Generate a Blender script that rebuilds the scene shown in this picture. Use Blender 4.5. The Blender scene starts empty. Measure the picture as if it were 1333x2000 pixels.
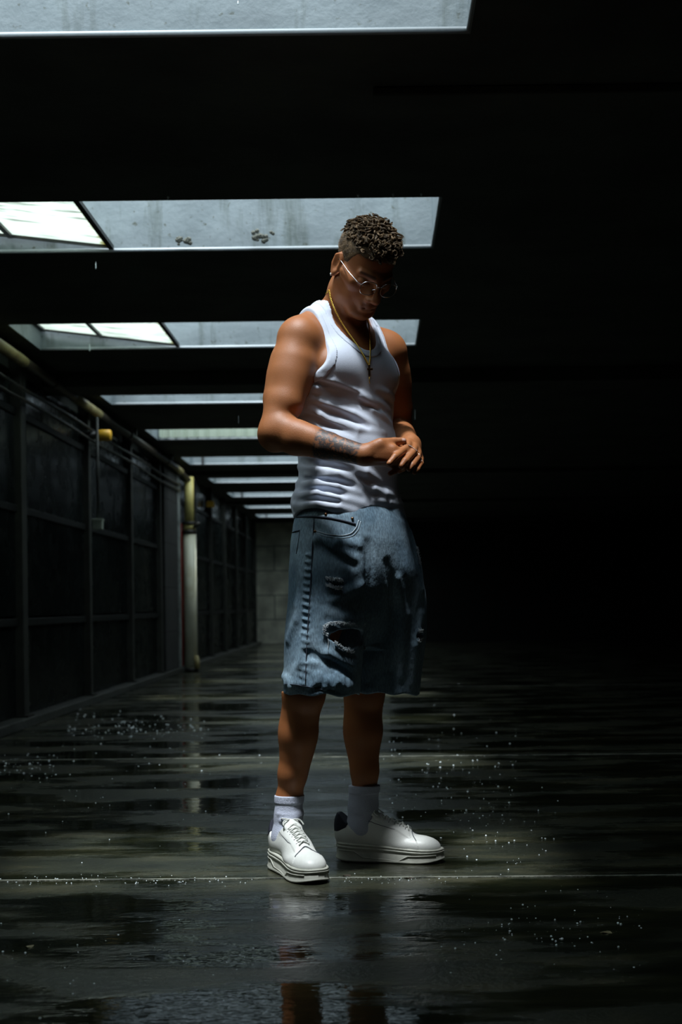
import bpy, math, random
import numpy as np
from mathutils import Vector, Matrix, noise as mnoise

random.seed(7); RNG = np.random.default_rng(7)
SC = bpy.context.scene
COL = SC.collection

# ------------------------------------------------------------------ camera
CAM_H = 0.703; FPX = 2778.0; VPX, VPY = 728.0, 1181.0; ROLL = math.radians(0.7)
cam_d = bpy.data.cameras.new('camera'); cam = bpy.data.objects.new('camera', cam_d)
COL.objects.link(cam); SC.camera = cam
cam.location = (0, 0, CAM_H)
cam.rotation_euler = (Matrix.Rotation(math.pi/2, 3, 'X') @ Matrix.Rotation(-ROLL, 3, 'Z')).to_euler()
cam_d.sensor_fit = 'VERTICAL'; cam_d.sensor_height = 36; cam_d.sensor_width = 24; cam_d.lens = 50
cam_d.shift_x = (666.5-VPX)/2000.0; cam_d.shift_y = (VPY-1000)/2000.0
cam_d.clip_start = 0.05; cam_d.clip_end = 200
cam_d.dof.use_dof = True; cam_d.dof.focus_distance = 3.66; cam_d.dof.aperture_fstop = 5.0

# ------------------------------------------------------------------ sky, exposure
W = bpy.data.worlds.new('overcast_sky'); SC.world = W; W.use_nodes = True
nt = W.node_tree; nt.nodes.clear()
wo = nt.nodes.new('ShaderNodeOutputWorld'); wb = nt.nodes.new('ShaderNodeBackground')
wb.inputs[0].default_value = (0.80, 0.93, 1.0, 1); wb.inputs[1].default_value = 3.1
nt.links.new(wb.outputs[0], wo.inputs[0])
SC.view_settings.view_transform = 'Standard'; SC.view_settings.look = 'None'
SC.view_settings.gamma = 1.0; SC.view_settings.use_curve_mapping = False
SC.view_settings.exposure = 0.0
CEIL = CAM_H + 1.55                       # soffit height
WELL_Y = [3.86 + 2.33*k for k in range(10)]   # far edge of each roof opening
WELL_D = 0.77; WXL, WXR = -1.97, 0.285; ROOF = CEIL + 0.38
SUN_DIR = None
sun_d = bpy.data.lights.new('sun_behind_cloud', 'SUN'); sun_d.energy = 4.5; sun_d.angle = math.radians(6)
sun_d.color = (0.93, 0.97, 1.0)
sun = bpy.data.objects.new('sun_behind_cloud', sun_d); COL.objects.link(sun)
sun.location = (-1, 3, 8)
sun.rotation_euler = Vector((0.08, 0.25, -1.0)).to_track_quat('-Z', 'Y').to_euler()
WD = lambda k: .98 if k == 0 else WELL_D       # nearest opening stretched towards the camera, unseen, to let more sun in
for k, y in enumerate(WELL_Y):
    ld = bpy.data.lights.new('sky_opening', 'AREA'); ld.shape = 'RECTANGLE'
    ld.size = WXR-WXL-.02; ld.size_y = WD(k)-.02; ld.cycles.is_portal = True
    lo = bpy.data.objects.new('sky_opening', ld); COL.objects.link(lo)
    lo.location = ((WXL+WXR)/2, y-WD(k)/2, ROOF-0.01)

# ------------------------------------------------------------------ helpers
_c, _s = math.cos(ROLL), math.sin(ROLL)
def P(px, py, Y):
    u = px-VPX; v = VPY-py
    return np.array(((u*_c+v*_s)*Y/FPX, Y, CAM_H+(-u*_s+v*_c)*Y/FPX))

def mesh_np(name, V, F, mat, parent=None, smooth=True, attrs=None):
    V = np.asarray(V, np.float32); me = bpy.data.meshes.new(name)
    groups = F if isinstance(F, list) and len(F) and isinstance(F[0], np.ndarray) else None
    if groups is None:
        me.from_pydata([tuple(map(float, v)) for v in V], [], [tuple(map(int, f)) for f in F])
    else:
        nl = sum(f.size for f in groups); nf = sum(len(f) for f in groups)
        me.vertices.add(len(V)); me.vertices.foreach_set('co', V.ravel())
        me.loops.add(nl); me.polygons.add(nf)
        me.loops.foreach_set('vertex_index', np.concatenate([f.ravel() for f in groups]).astype(np.int32))
        tot = np.concatenate([np.full(len(f), f.shape[1], np.int32) for f in groups])
        st = np.concatenate([[0], np.cumsum(tot)[:-1]]).astype(np.int32)
        me.polygons.foreach_set('loop_start', st)
        me.update(calc_edges=True)
    me.validate()
    if smooth: me.polygons.foreach_set('use_smooth', [True]*len(me.polygons))
    if attrs:
        for k, a in attrs.items():
            at = me.attributes.new(k, 'FLOAT', 'POINT'); at.data.foreach_set('value', np.asarray(a, np.float32))
    me.materials.append(mat)
    o = bpy.data.objects.new(name, me); COL.objects.link(o)
    if parent: o.parent = parent
    return o

class MB:
    """collects shapes, then links them as one mesh object"""
    def __init__(s): s.v = []; s.f = []
    def add(s, V, F):
        n = len(s.v); s.v += [tuple(map(float, v)) for v in V]; s.f += [tuple(int(i)+n for i in f) for f in F]; return s
    def box(s, x0, x1, y0, y1, z0, z1):
        V = [(x, y, z) for z in (z0, z1) for y in (y0, y1) for x in (x0, x1)]
        return s.add(V, [(0,2,3,1),(4,5,7,6),(0,1,5,4),(2,6,7,3),(0,4,6,2),(1,3,7,5)])
    def bar(s, a, b, w, h, up=(0,0,1)):
        a = Vector(a); b = Vector(b); d = (b-a).normalized(); x = d.cross(Vector(up)).normalized(); z = x.cross(d)
        V = [p + x*sx*w/2 + z*sz*h/2 for p in (a, b) for sz in (-1, 1) for sx in (-1, 1)]
        return s.add(V, [(0,2,3,1),(4,5,7,6),(0,1,5,4),(2,6,7,3),(0,4,6,2),(1,3,7,5)])
    def tube(s, pts, r, n=8, caps=True):
        pts = [Vector(p) for p in pts]; m = len(pts)
        rs = r if hasattr(r, '__len__') else [r]*m
        V = []; nrm = None
        for i, p in enumerate(pts):
            t = (pts[min(i+1, m-1)]-pts[max(i-1, 0)])
            t = t.normalized() if t.length > 1e-9 else Vector((0,0,1))
            if nrm is None:
                nrm = t.orthogonal().normalized()
            else:
                nrm = (nrm - t*nrm.dot(t)); nrm = nrm.normalized() if nrm.length > 1e-6 else t.orthogonal().normalized()
            b = t.cross(nrm)
            for k in range(n):
                a = 2*math.pi*k/n
                V.append(p + (nrm*math.cos(a)+b*math.sin(a))*rs[i])
        F = [(i*n+k, i*n+(k+1)%n, (i+1)*n+(k+1)%n, (i+1)*n+k) for i in range(m-1) for k in range(n)]
        if caps: F += [tuple(reversed(range(n))), tuple((m-1)*n+k for k in range(n))]
        return s.add(V, F)
    def build(s, name, mat, parent=None, smooth=False, bevel=0):
        o = mesh_np(name, s.v, s.f, mat, parent, smooth)
        if bevel:
            b = o.modifiers.new('bevel', 'BEVEL'); b.width = bevel; b.segments = 2; b.limit_method = 'ANGLE'
        return o

def tag(o, label=None, cat=None, group=None, kind=None):
    if label: o['label'] = label
    if cat: o['category'] = cat
    if group: o['group'] = group
    if kind: o['kind'] = kind
    return o
def empty(name, loc=(0,0,0)):
    o = bpy.data.objects.new(name, None); COL.objects.link(o); o.location = loc; o.empty_display_size = .1
    return o
def keep_world(ch, parent):
    ch.parent = parent; ch.matrix_parent_inverse = Matrix.Translation(parent.location).inverted()

# ------------------------------------------------------------------ materials
def mat(name, color, rough=.6, metal=0.0, spec=.5, bump=None, bump_s=.2, var=None, sss=0, coat=0, rvar=None):
    m = bpy.data.materials.new(name); m.use_nodes = True; t = m.node_tree; N = t.nodes; L = t.links
    b = N['Principled BSDF']
    b.inputs['Base Color'].default_value = (*color, 1); b.inputs['Roughness'].default_value = rough
    b.inputs['Metallic'].default_value = metal; b.inputs['Specular IOR Level'].default_value = spec
    b.inputs['Coat Weight'].default_value = coat
    if sss:
        b.inputs['Subsurface Weight'].default_value = sss; b.inputs['Subsurface Radius'].default_value = (1, .3, .15)
        b.inputs['Subsurface Scale'].default_value = .012
    tc = N.new('ShaderNodeTexCoord')
    def noi(scale, det=4, r=.55):
        n = N.new('ShaderNodeTexNoise'); n.inputs['Scale'].default_value = scale; n.inputs['Detail'].default_value = det
        n.inputs['Roughness'].default_value = r; L.new(tc.outputs['Object'], n.inputs['Vector']); return n
    if var:      # (second colour, scale, contrast lo, hi)
        n = noi(var[1]); r = N.new('ShaderNodeMapRange'); r.inputs[1].default_value = var[2]; r.inputs[2].default_value = var[3]
        L.new(n.outputs['Fac'], r.inputs[0]); mx = N.new('ShaderNodeMix'); mx.data_type = 'RGBA'
        mx.inputs[6].default_value = (*color, 1); mx.inputs[7].default_value = (*var[0], 1)
        L.new(r.outputs[0], mx.inputs[0]); L.new(mx.outputs[2], b.inputs['Base Color'])
    if rvar:     # (lo, hi, scale)
        n = noi(rvar[2]); r = N.new('ShaderNodeMapRange'); r.inputs[1].default_value = .35; r.inputs[2].default_value = .65
        r.inputs[3].default_value = rvar[0]; r.inputs[4].default_value = rvar[1]
        L.new(n.outputs['Fac'], r.inputs[0]); L.new(r.outputs[0], b.inputs['Roughness'])
    if bump:
        n = noi(bump, 3); bp = N.new('ShaderNodeBump'); bp.inputs['Strength'].default_value = bump_s
        bp.inputs['Distance'].default_value = .01
        L.new(n.outputs['Fac'], bp.inputs['Height']); L.new(bp.outputs[0], b.inputs['Normal'])
    return m

M = {}
M['soffit'] = mat('dark_damp_concrete', (.060,.072,.060), .8, bump=18, bump_s=.4, var=((.028,.034,.029), 2.2, .35, .65))
M['black'] = mat('dark_wall_shade', (.010,.012,.011), .9)  # near-black colour that paints in the darkness at the right
M['blister'] = mat('flaking_paint', (.10,.105,.085), .8)
M['well'] = mat('weathered_white_paint', (.225,.268,.285), .6, bump=30, bump_s=.25, var=((.18,.215,.23), 5, .35, .7))
def add_streaks(m):
    t = m.node_tree; N = t.nodes; L = t.links; b_ = N['Principled BSDF']; src = b_.inputs['Base Color'].links[0].from_socket
    tc = N.new('ShaderNodeTexCoord'); mp = N.new('ShaderNodeMapping'); mp.inputs['Scale'].default_value = (5, 1, .7); L.new(tc.outputs['Object'], mp.inputs[0])
    n = N.new('ShaderNodeTexNoise'); n.inputs['Scale'].default_value = 1.6; n.inputs['Detail'].default_value = 5; n.inputs['Roughness'].default_value = .65; L.new(mp.outputs[0], n.inputs['Vector'])
    cr = N.new('ShaderNodeValToRGB'); e = cr.color_ramp.elements; e[0].position = .30; e[0].color = (.52,.54,.48,1); e[1].position = .46; e[1].color = (1,1,1,1); L.new(n.outputs['Fac'], cr.inputs[0])
    n2 = N.new('ShaderNodeTexNoise'); n2.inputs['Scale'].default_value = 34; n2.inputs['Detail'].default_value = 4; L.new(tc.outputs['Object'], n2.inputs['Vector'])
    c2 = N.new('ShaderNodeValToRGB'); e = c2.color_ramp.elements; e[0].position = .27; e[0].color = (.45,.43,.33,1); e[1].position = .36; e[1].color = (1,1,1,1); L.new(n2.outputs['Fac'], c2.inputs[0])
    for s in (cr, c2):
        mx = N.new('ShaderNodeMix'); mx.data_type = 'RGBA'; mx.blend_type = 'MULTIPLY'; mx.inputs[0].default_value = 1
        L.new(src, mx.inputs[6]); L.new(s.outputs[0], mx.inputs[7]); src = mx.outputs[2]
    L.new(src, b_.inputs['Base Color'])
add_streaks(M['well'])
M['lip'] = mat('edge_strip_highlight', (.42,.46,.48), .4)  # paler than the lining, to paint in the light caught by the rim
M['blackmetal'] = mat('blackened_steel', (.02,.022,.02), .45, metal=.3, var=((.05,.035,.02), 12, .5, .75))
M['post'] = mat('galvanised_post', (.035,.04,.032), .6, metal=.1, var=((.02,.022,.018), 9, .4, .65))
M['rail'] = mat('dark_rail', (.008,.010,.009), .6, spec=.2)
M['door'] = mat('dark_glossy_sheet', (.007,.010,.0095), .22, spec=.3, rvar=(.14,.34,6), bump=5, bump_s=.05)
M['doorlow'] = mat('dark_painted_panel', (.012,.015,.014), .4)
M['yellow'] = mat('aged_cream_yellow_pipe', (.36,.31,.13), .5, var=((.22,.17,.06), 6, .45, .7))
M['ochre'] = mat('ochre_yellow_pipe', (.66,.58,.20), .4, var=((.45,.36,.12), 6, .45, .7))
M['cream'] = mat('cream_pipe', (.80,.80,.62), .4, var=((.60,.56,.34), 5, .5, .75))
M['red'] = mat('red_painted_pipe', (.62,.05,.03), .45)
M['amber'] = mat('amber_yellow_plastic', (.75,.42,.03), .4)
M['box'] = mat('grey_green_plastic', (.34,.40,.32), .5)
M['kerb'] = mat('wet_kerb_concrete', (.06,.066,.058), .35, bump=30, bump_s=.4, var=((.03,.034,.03), 6, .4, .65))
M['gold'] = mat('gold', (.95,.60,.12), .25, metal=1)
M['silver'] = mat('polished_silver', (.85,.86,.86), .2, metal=1)
M['dgold'] = mat('tarnished_gold', (.25,.13,.06), .35, metal=1)
M['navy'] = mat('navy_suede', (.008,.010,.022), .8, bump=300, bump_s=.2)
M['leather'] = mat('white_leather', (.74,.76,.72), .42, bump=260, bump_s=.06)
M['rubber'] = mat('off_white_rubber', (.52,.53,.46), .5, var=((.40,.41,.35), 30, .45, .7))
M['lace'] = mat('white_cotton_lace', (.62,.64,.60), .85)
M['sock'] = mat('pale_blue_grey_knit', (.50,.54,.66), .9, bump=400, bump_s=.3)
M['dstitch'] = mat('dark_stitching', (.03,.04,.06), .8)
M['lstitch'] = mat('pale_stitching', (.42,.50,.55), .8)
M['fray'] = mat('frayed_white_cotton', (.62,.68,.72), .9)
M['hair'] = mat('dark_brown_hair', (.055,.036,.018), .55, spec=.25, var=((.17,.11,.055), 60, .4, .65))
M['drop'] = mat('water_drop', (.75,.85,.88), .08, spec=.9)
M['rubbish'] = mat('leaf_litter', (.30,.26,.14), .7)
M['glass'] = bpy.data.materials.new('spectacle_glass'); M['glass'].use_nodes = True
_b = M['glass'].node_tree.nodes['Principled BSDF']; _b.inputs['Transmission Weight'].default_value = 1
_b.inputs['Roughness'].default_value = .02; _b.inputs['IOR'].default_value = 1.2; _b.inputs['Base Color'].default_value = (.85,.9,.9,1)

def make_floor_mat():
    m = bpy.data.materials.new('wet_concrete_floor'); m.use_nodes = True; t = m.node_tree; N = t.nodes; L = t.links
    b = N['Principled BSDF']; tc = N.new('ShaderNodeTexCoord')
    def mapn(sc):
        mp = N.new('ShaderNodeMapping'); mp.inputs['Scale'].default_value = sc; L.new(tc.outputs['Object'], mp.inputs[0]); return mp
    def noi(mp, s, d=5, r=.6):
        n = N.new('ShaderNodeTexNoise'); n.inputs['Scale'].default_value = s; n.inputs['Detail'].default_value = d
        n.inputs['Roughness'].default_value = r; L.new(mp.outputs[0], n.inputs['Vector']); return n
    def rng(src, a, b_, c, d):
        r = N.new('ShaderNodeMapRange'); r.inputs[1].default_value = a; r.inputs[2].default_value = b_
        r.inputs[3].default_value = c; r.inputs[4].default_value = d; L.new(src, r.inputs[0]); return r
    wide = mapn((.55, 1.5, 1)); fine = mapn((1, 1, 1))
    pud = noi(wide, 2.3, 6, .62)               # where water stands
    wet = rng(pud.outputs['Fac'], .45, .54, 1, 0)      # 1 = puddle
    cn = noi(wide, 4.0, 8, .7)
    cr = N.new('ShaderNodeValToRGB'); e = cr.color_ramp.elements
    e[0].position = .32; e[0].color = (.012,.015,.012, 1); e[1].position = .68; e[1].color = (.070,.067,.038, 1)
    k = e.new(.5); k.color = (.030,.034,.022, 1)
    L.new(cn.outputs['Fac'], cr.inputs[0])
    gr = noi(fine, 90, 3, .7); gm = rng(gr.outputs['Fac'], .3, .7, .7, 1.35)
    mul = N.new('ShaderNodeMix'); mul.data_type = 'RGBA'; mul.blend_type = 'MULTIPLY'; mul.inputs[0].default_value = 1
    L.new(cr.outputs[0], mul.inputs[6]); L.new(gm.outputs[0], mul.inputs[7])
    dk = N.new('ShaderNodeMix'); dk.data_type = 'RGBA'; dk.blend_type = 'MULTIPLY'
    dk.inputs[7].default_value = (.42,.45,.36,1); L.new(wet.outputs[0], dk.inputs[0]); L.new(mul.outputs[2], dk.inputs[6])
    L.new(dk.outputs[2], b.inputs['Base Color'])
    rr = rng(wet.outputs[0], 0, 1, .30, .05); L.new(rr.outputs[0], b.inputs['Roughness'])
    b.inputs['Specular IOR Level'].default_value = .5
    # standing water ripples, rough concrete elsewhere
    rip = noi(mapn((1, 2.2, 1)), 16, 3, .55); rough = noi(fine, 55, 4, .65); mid = noi(wide, 14, 3, .6)
    a = N.new('ShaderNodeMath'); a.operation = 'MULTIPLY'; inv = rng(wet.outputs[0], 0, 1, 1, 0.0)
    L.new(rough.outputs['Fac'], a.inputs[0]); L.new(inv.outputs[0], a.inputs[1])
    b1 = N.new('ShaderNodeBump'); b1.inputs['Strength'].default_value = .6; b1.inputs['Distance'].default_value = .004
    L.new(a.outputs[0], b1.inputs['Height'])
    b2 = N.new('ShaderNodeBump'); b2.inputs['Strength'].default_value = .12; b2.inputs['Distance'].default_value = .006
    L.new(rip.outputs['Fac'], b2.inputs['Height']); L.new(b1.outputs[0], b2.inputs['Normal'])
    L.new(b2.outputs[0], b.inputs['Normal'])
    return m
M['floor'] = make_floor_mat()

def make_block_mat(name, c1, c2, mortar, sc=1.0, rough=.85, axis='XZ'):
    m = bpy.data.materials.new(name); m.use_nodes = True; t = m.node_tree; N = t.nodes; L = t.links
    b = N['Principled BSDF']; tc = N.new('ShaderNodeTexCoord'); sep = N.new('ShaderNodeSeparateXYZ'); com = N.new('ShaderNodeCombineXYZ')
    L.new(tc.outputs['Object'], sep.inputs[0])
    L.new(sep.outputs[0 if axis == 'XZ' else 1], com.inputs[0]); L.new(sep.outputs[2], com.inputs[1])
    br = N.new('ShaderNodeTexBrick'); br.inputs['Scale'].default_value = sc
    br.inputs['Brick Width'].default_value = .9; br.inputs['Row Height'].default_value = .45
    br.inputs['Mortar Size'].default_value = .012; br.inputs['Mortar Smooth'].default_value = .3
    br.inputs['Color1'].default_value = (*c1, 1); br.inputs['Color2'].default_value = (*c2, 1); br.inputs['Mortar'].default_value = (*mortar, 1)
    L.new(com.outputs[0], br.inputs['Vector'])
    n = N.new('ShaderNodeTexNoise'); n.inputs['Scale'].default_value = 4; n.inputs['Detail'].default_value = 6
    L.new(tc.outputs['Object'], n.inputs['Vector'])
    r = N.new('ShaderNodeMapRange'); r.inputs[1].default_value = .3; r.inputs[2].default_value = .7; r.inputs[3].default_value = .6; r.inputs[4].default_value = 1.3
    L.new(n.outputs['Fac'], r.inputs[0])
    mu = N.new('ShaderNodeMix'); mu.data_type = 'RGBA'; mu.blend_type = 'MULTIPLY'; mu.inputs[0].default_value = 1
    L.new(br.outputs[0], mu.inputs[6]); L.new(r.outputs[0], mu.inputs[7]); L.new(mu.outputs[2], b.inputs['Base Color'])
    b.inputs['Roughness'].default_value = rough
    bp = N.new('ShaderNodeBump'); bp.inputs['Strength'].default_value = .5; bp.inputs['Distance'].default_value = .01
    L.new(br.outputs['Fac'], bp.inputs['Height']); bp.invert = True; L.new(bp.outputs[0], b.inputs['Normal'])
    return m
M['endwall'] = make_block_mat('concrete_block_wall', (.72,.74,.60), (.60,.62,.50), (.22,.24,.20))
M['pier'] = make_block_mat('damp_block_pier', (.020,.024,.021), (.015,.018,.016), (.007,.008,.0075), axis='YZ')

def make_pane_mat():
    m = bpy.data.materials.new('dirty_translucent_glass'); m.use_nodes = True; t = m.node_tree; N = t.nodes; L = t.links
    N.remove(N['Principled BSDF']); out = N['Material Output']
    tc = N.new('ShaderNodeTexCoord'); mp = N.new('ShaderNodeMapping'); mp.inputs['Scale'].default_value = (2, 9, 1)
    L.new(tc.outputs['Object'], mp.inputs[0])
    n = N.new('ShaderNodeTexNoise'); n.inputs['Scale'].default_value = 2.5; n.inputs['Detail'].default_value = 5; L.new(mp.outputs[0], n.inputs['Vector'])
    cr = N.new('ShaderNodeValToRGB'); e = cr.color_ramp.elements
    e[0].position = .30; e[0].color = (.38,.40,.36,1); e[1].position = .44; e[1].color = (.78,.82,.76,1)
    L.new(n.outputs['Fac'], cr.inputs[0])
    at = N.new('ShaderNodeAttribute'); at.attribute_name = 'algae'
    n2 = N.new('ShaderNodeTexNoise'); n2.inputs['Scale'].default_value = 22; L.new(tc.outputs['Object'], n2.inputs['Vector'])
    ad = N.new('ShaderNodeMath'); ad.operation = 'ADD'; L.new(at.outputs['Fac'], ad.inputs[0]); L.new(n2.outputs['Fac'], ad.inputs[1])
    r = N.new('ShaderNodeMapRange'); r.inputs[1].default_value = 1.05; r.inputs[2].default_value = 1.4; L.new(ad.outputs[0], r.inputs[0])
    mx = N.new('ShaderNodeMix'); mx.data_type = 'RGBA'; mx.inputs[7].default_value = (.30,.26,.03,1)
    L.new(r.outputs[0], mx.inputs[0]); L.new(cr.outputs[0], mx.inputs[6])
    tr = N.new('ShaderNodeBsdfTranslucent'); df = N.new('ShaderNodeBsdfDiffuse'); ms = N.new('ShaderNodeMixShader'); ms.inputs[0].default_value = .25
    L.new(mx.outputs[2], tr.inputs[0]); L.new(mx.outputs[2], df.inputs[0]); L.new(tr.outputs[0], ms.inputs[1]); L.new(df.outputs[0], ms.inputs[2])
    L.new(ms.outputs[0], out.inputs[0]); return m
M['pane'] = make_pane_mat()

def make_skin_mat():
    m = mat('tanned_skin', (.36,.15,.06), .50, spec=.45, sss=.12, bump=420, bump_s=.10)
    t = m.node_tree; N = t.nodes; L = t.links; b = N['Principled BSDF']; tc = N.new('ShaderNodeTexCoord')
    n = N.new('ShaderNodeTexNoise'); n.inputs['Scale'].default_value = 14; n.inputs['Detail'].default_value = 5; L.new(tc.outputs['Object'], n.inputs['Vector'])
    mx = N.new('ShaderNodeMix'); mx.data_type = 'RGBA'; mx.inputs[6].default_value = (.31,.112,.038,1); mx.inputs[7].default_value = (.42,.158,.058,1)
    L.new(n.outputs['Fac'], mx.inputs[0])
    at = N.new('ShaderNodeAttribute'); at.attribute_name = 'tattoo'
    v = N.new('ShaderNodeTexNoise'); v.inputs['Scale'].default_value = 62; v.inputs['Detail'].default_value = 2; v.inputs['Distortion'].default_value = 2.5
    L.new(tc.outputs['Object'], v.inputs['Vector'])
    r = N.new('ShaderNodeMapRange'); r.inputs[1].default_value = .49; r.inputs[2].default_value = .60; r.inputs[3].default_value = .92; r.inputs[4].default_value = .35
    L.new(v.outputs['Fac'], r.inputs[0])
    mu = N.new('ShaderNodeMath'); mu.operation = 'MULTIPLY'; L.new(at.outputs['Fac'], mu.inputs[0]); L.new(r.outputs[0], mu.inputs[1])
    mx2 = N.new('ShaderNodeMix'); mx2.data_type = 'RGBA'; mx2.inputs[7].default_value = (.035,.04,.045,1)
    L.new(mu.outputs[0], mx2.inputs[0]); L.new(mx.outputs[2], mx2.inputs[6])
    a3 = N.new('ShaderNodeAttribute'); a3.attribute_name = 'nail'
    mx3 = N.new('ShaderNodeMix'); mx3.data_type = 'RGBA'; mx3.inputs[7].default_value = (.66,.42,.34,1)
    L.new(a3.outputs['Fac'], mx3.inputs[0]); L.new(mx2.outputs[2], mx3.inputs[6])
    a4 = N.new('ShaderNodeAttribute'); a4.attribute_name = 'dark'      # lips, brows and stubble
    mx4 = N.new('ShaderNodeMix'); mx4.data_type = 'RGBA'; mx4.inputs[7].default_value = (.05,.025,.018,1)
    L.new(a4.outputs['Fac'], mx4.inputs[0]); L.new(mx3.outputs[2], mx4.inputs[6])
    L.new(mx4.outputs[2], b.inputs['Base Color']); return m
M['skin'] = make_skin_mat()

def make_knit():
    m = mat('white_rib_knit', (.64,.70,.82), .85, bump=500, bump_s=.12)
    m.node_tree.nodes['Principled BSDF'].inputs['Sheen Weight'].default_value = .15
    return m
M['knit'] = make_knit()
def make_denim():
    m = mat('faded_blue_denim', (.16,.25,.33), .85)
    t = m.node_tree; N = t.nodes; L = t.links; b = N['Principled BSDF']; tc = N.new('ShaderNodeTexCoord')
    def noi(s, d, sc=(1,1,1)):
        mp = N.new('ShaderNodeMapping'); mp.inputs['Scale'].default_value = sc; L.new(tc.outputs['Object'], mp.inputs[0])
        n = N.new('ShaderNodeTexNoise'); n.inputs['Scale'].default_value = s; n.inputs['Detail'].default_value = d; L.new(mp.outputs[0], n.inputs['Vector']); return n
    a = noi(9, 4); cr = N.new('ShaderNodeValToRGB'); e = cr.color_ramp.elements
    e[0].position = .35; e[0].color = (.12,.20,.27,1); e[1].position = .66; e[1].color = (.27,.38,.46,1)
    L.new(a.outputs['Fac'], cr.inputs[0])
    f = noi(260, 2, (1,1,.35)); r = N.new('ShaderNodeMapRange'); r.inputs[1].default_value = .3; r.inputs[2].default_value = .7; r.inputs[3].default_value = .72; r.inputs[4].default_value = 1.3
    L.new(f.outputs['Fac'], r.inputs[0])
    mu = N.new('ShaderNodeMix'); mu.data_type = 'RGBA'; mu.blend_type = 'MULTIPLY'; mu.inputs[0].default_value = 1
    L.new(cr.outputs[0], mu.inputs[6]); L.new(r.outputs[0], mu.inputs[7]); L.new(mu.outputs[2], b.inputs['Base Color'])
    bp = N.new('ShaderNodeBump'); bp.inputs['Strength'].default_value = .35; bp.inputs['Distance'].default_value = .002
    L.new(f.outputs['Fac'], bp.inputs['Height'])
    c = noi(38, 3, (1,1,.7)); bq = N.new('ShaderNodeBump'); bq.inputs['Strength'].default_value = .35; bq.inputs['Distance'].default_value = .006
    L.new(c.outputs['Fac'], bq.inputs['Height']); L.new(bp.outputs[0], bq.inputs['Normal']); L.new(bq.outputs[0], b.inputs['Normal'])
    return m
M['denim'] = make_denim()

# ------------------------------------------------------------------ the setting
XW, XR, YB, YE = -2.16, 6.0, -2.5, 26.2
S = lambda o: tag(o, kind='structure')
S(MB().box(XW-.2, XR+.2, YB-.2, YE+.2, -.2, 0).build('floor', M['floor']))
c = MB(); T = ROOF-.001
edges = [YB-.2]
for k, y in enumerate(WELL_Y): edges += [y-WD(k), y]
edges.append(YE+.2)
for i in range(0, len(edges), 2): c.box(WXL, WXR, edges[i], edges[i+1], CEIL, T)
c.box(XW-.2, WXL, YB-.2, YE+.2, CEIL, T); c.box(WXR, XR+.2, YB-.2, YE+.2, CEIL, T)
S(c.build('ceiling', M['soffit']))
S(MB().box(XW-.15, XW, YB-.2, YE+.2, 0, CEIL).build('wall_left', M['soffit']))
S(MB().box(XR, XR+.15, YB-.2, YE+.2, 0, CEIL).build('wall_right', M['black']))
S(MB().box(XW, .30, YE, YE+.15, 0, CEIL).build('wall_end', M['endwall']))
S(MB().box(.301, XR, YE-.1, YE+.15, 0, CEIL).build('wall_end_right', M['black']))  # end wall blackened here to paint in its unlit right part
S(MB().box(XW, XR, YB-.15, YB, 0, CEIL).build('wall_back', M['soffit']))
S(MB().box(XW, -2.04, 5.0, YE, 0, .055).build('baseboard_left', M['kerb'], bevel=.008))
# down-stand beams across the soffit
for n, (y0, y1, d, x0) in enumerate([(4.25, 4.42, .03, .02), (9.35, 9.75, .095, XW), (16.3, 16.65, .05, XW), (20.95, 21.3, .045, XW), (25.45, 25.8, .05, XW)]):
    S(MB().box(x0, XR, y0, y1, CEIL-d, CEIL).build('trim_%d' % (n+1), M['soffit'], bevel=.006))
# floor joints (slightly proud sealant lines)
M['joint'] = mat('pale_joint_sealant', (.20,.21,.17), .5, bump=120, bump_s=.6, var=((.05,.055,.045), 14, .45, .6))
S(MB().bar((XW, 3.71, .0005), (XR, 3.52, .0005), .012, .003).build('trim_6', M['joint']))
S(MB().bar((XW, 6.62, .0005), (XR, 6.45, .0005), .02, .003).build('trim_7', M['joint']))
S(MB().bar((XW, 12.1, .0005), (XR, 12.0, .0005), .03, .003).build('trim_8', M['joint']))

def noisy_plate(m, p0, ux, uz, nrm, nx, nz, amp, scale):
    """grid plate p0 + u*ux + v*uz, pushed along nrm by noise (blistered paint)"""
    V = []
    for j in range(nz+1):
        for i in range(nx+1):
            p = Vector(p0)+Vector(ux)*(i/nx)+Vector(uz)*(j/nz)
            V.append(p+Vector(nrm)*amp*mnoise.noise(p*scale))
    m.add(V, [(j*(nx+1)+i, j*(nx+1)+i+1, (j+1)*(nx+1)+i+1, (j+1)*(nx+1)+i) for j in range(nz) for i in range(nx)])

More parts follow.
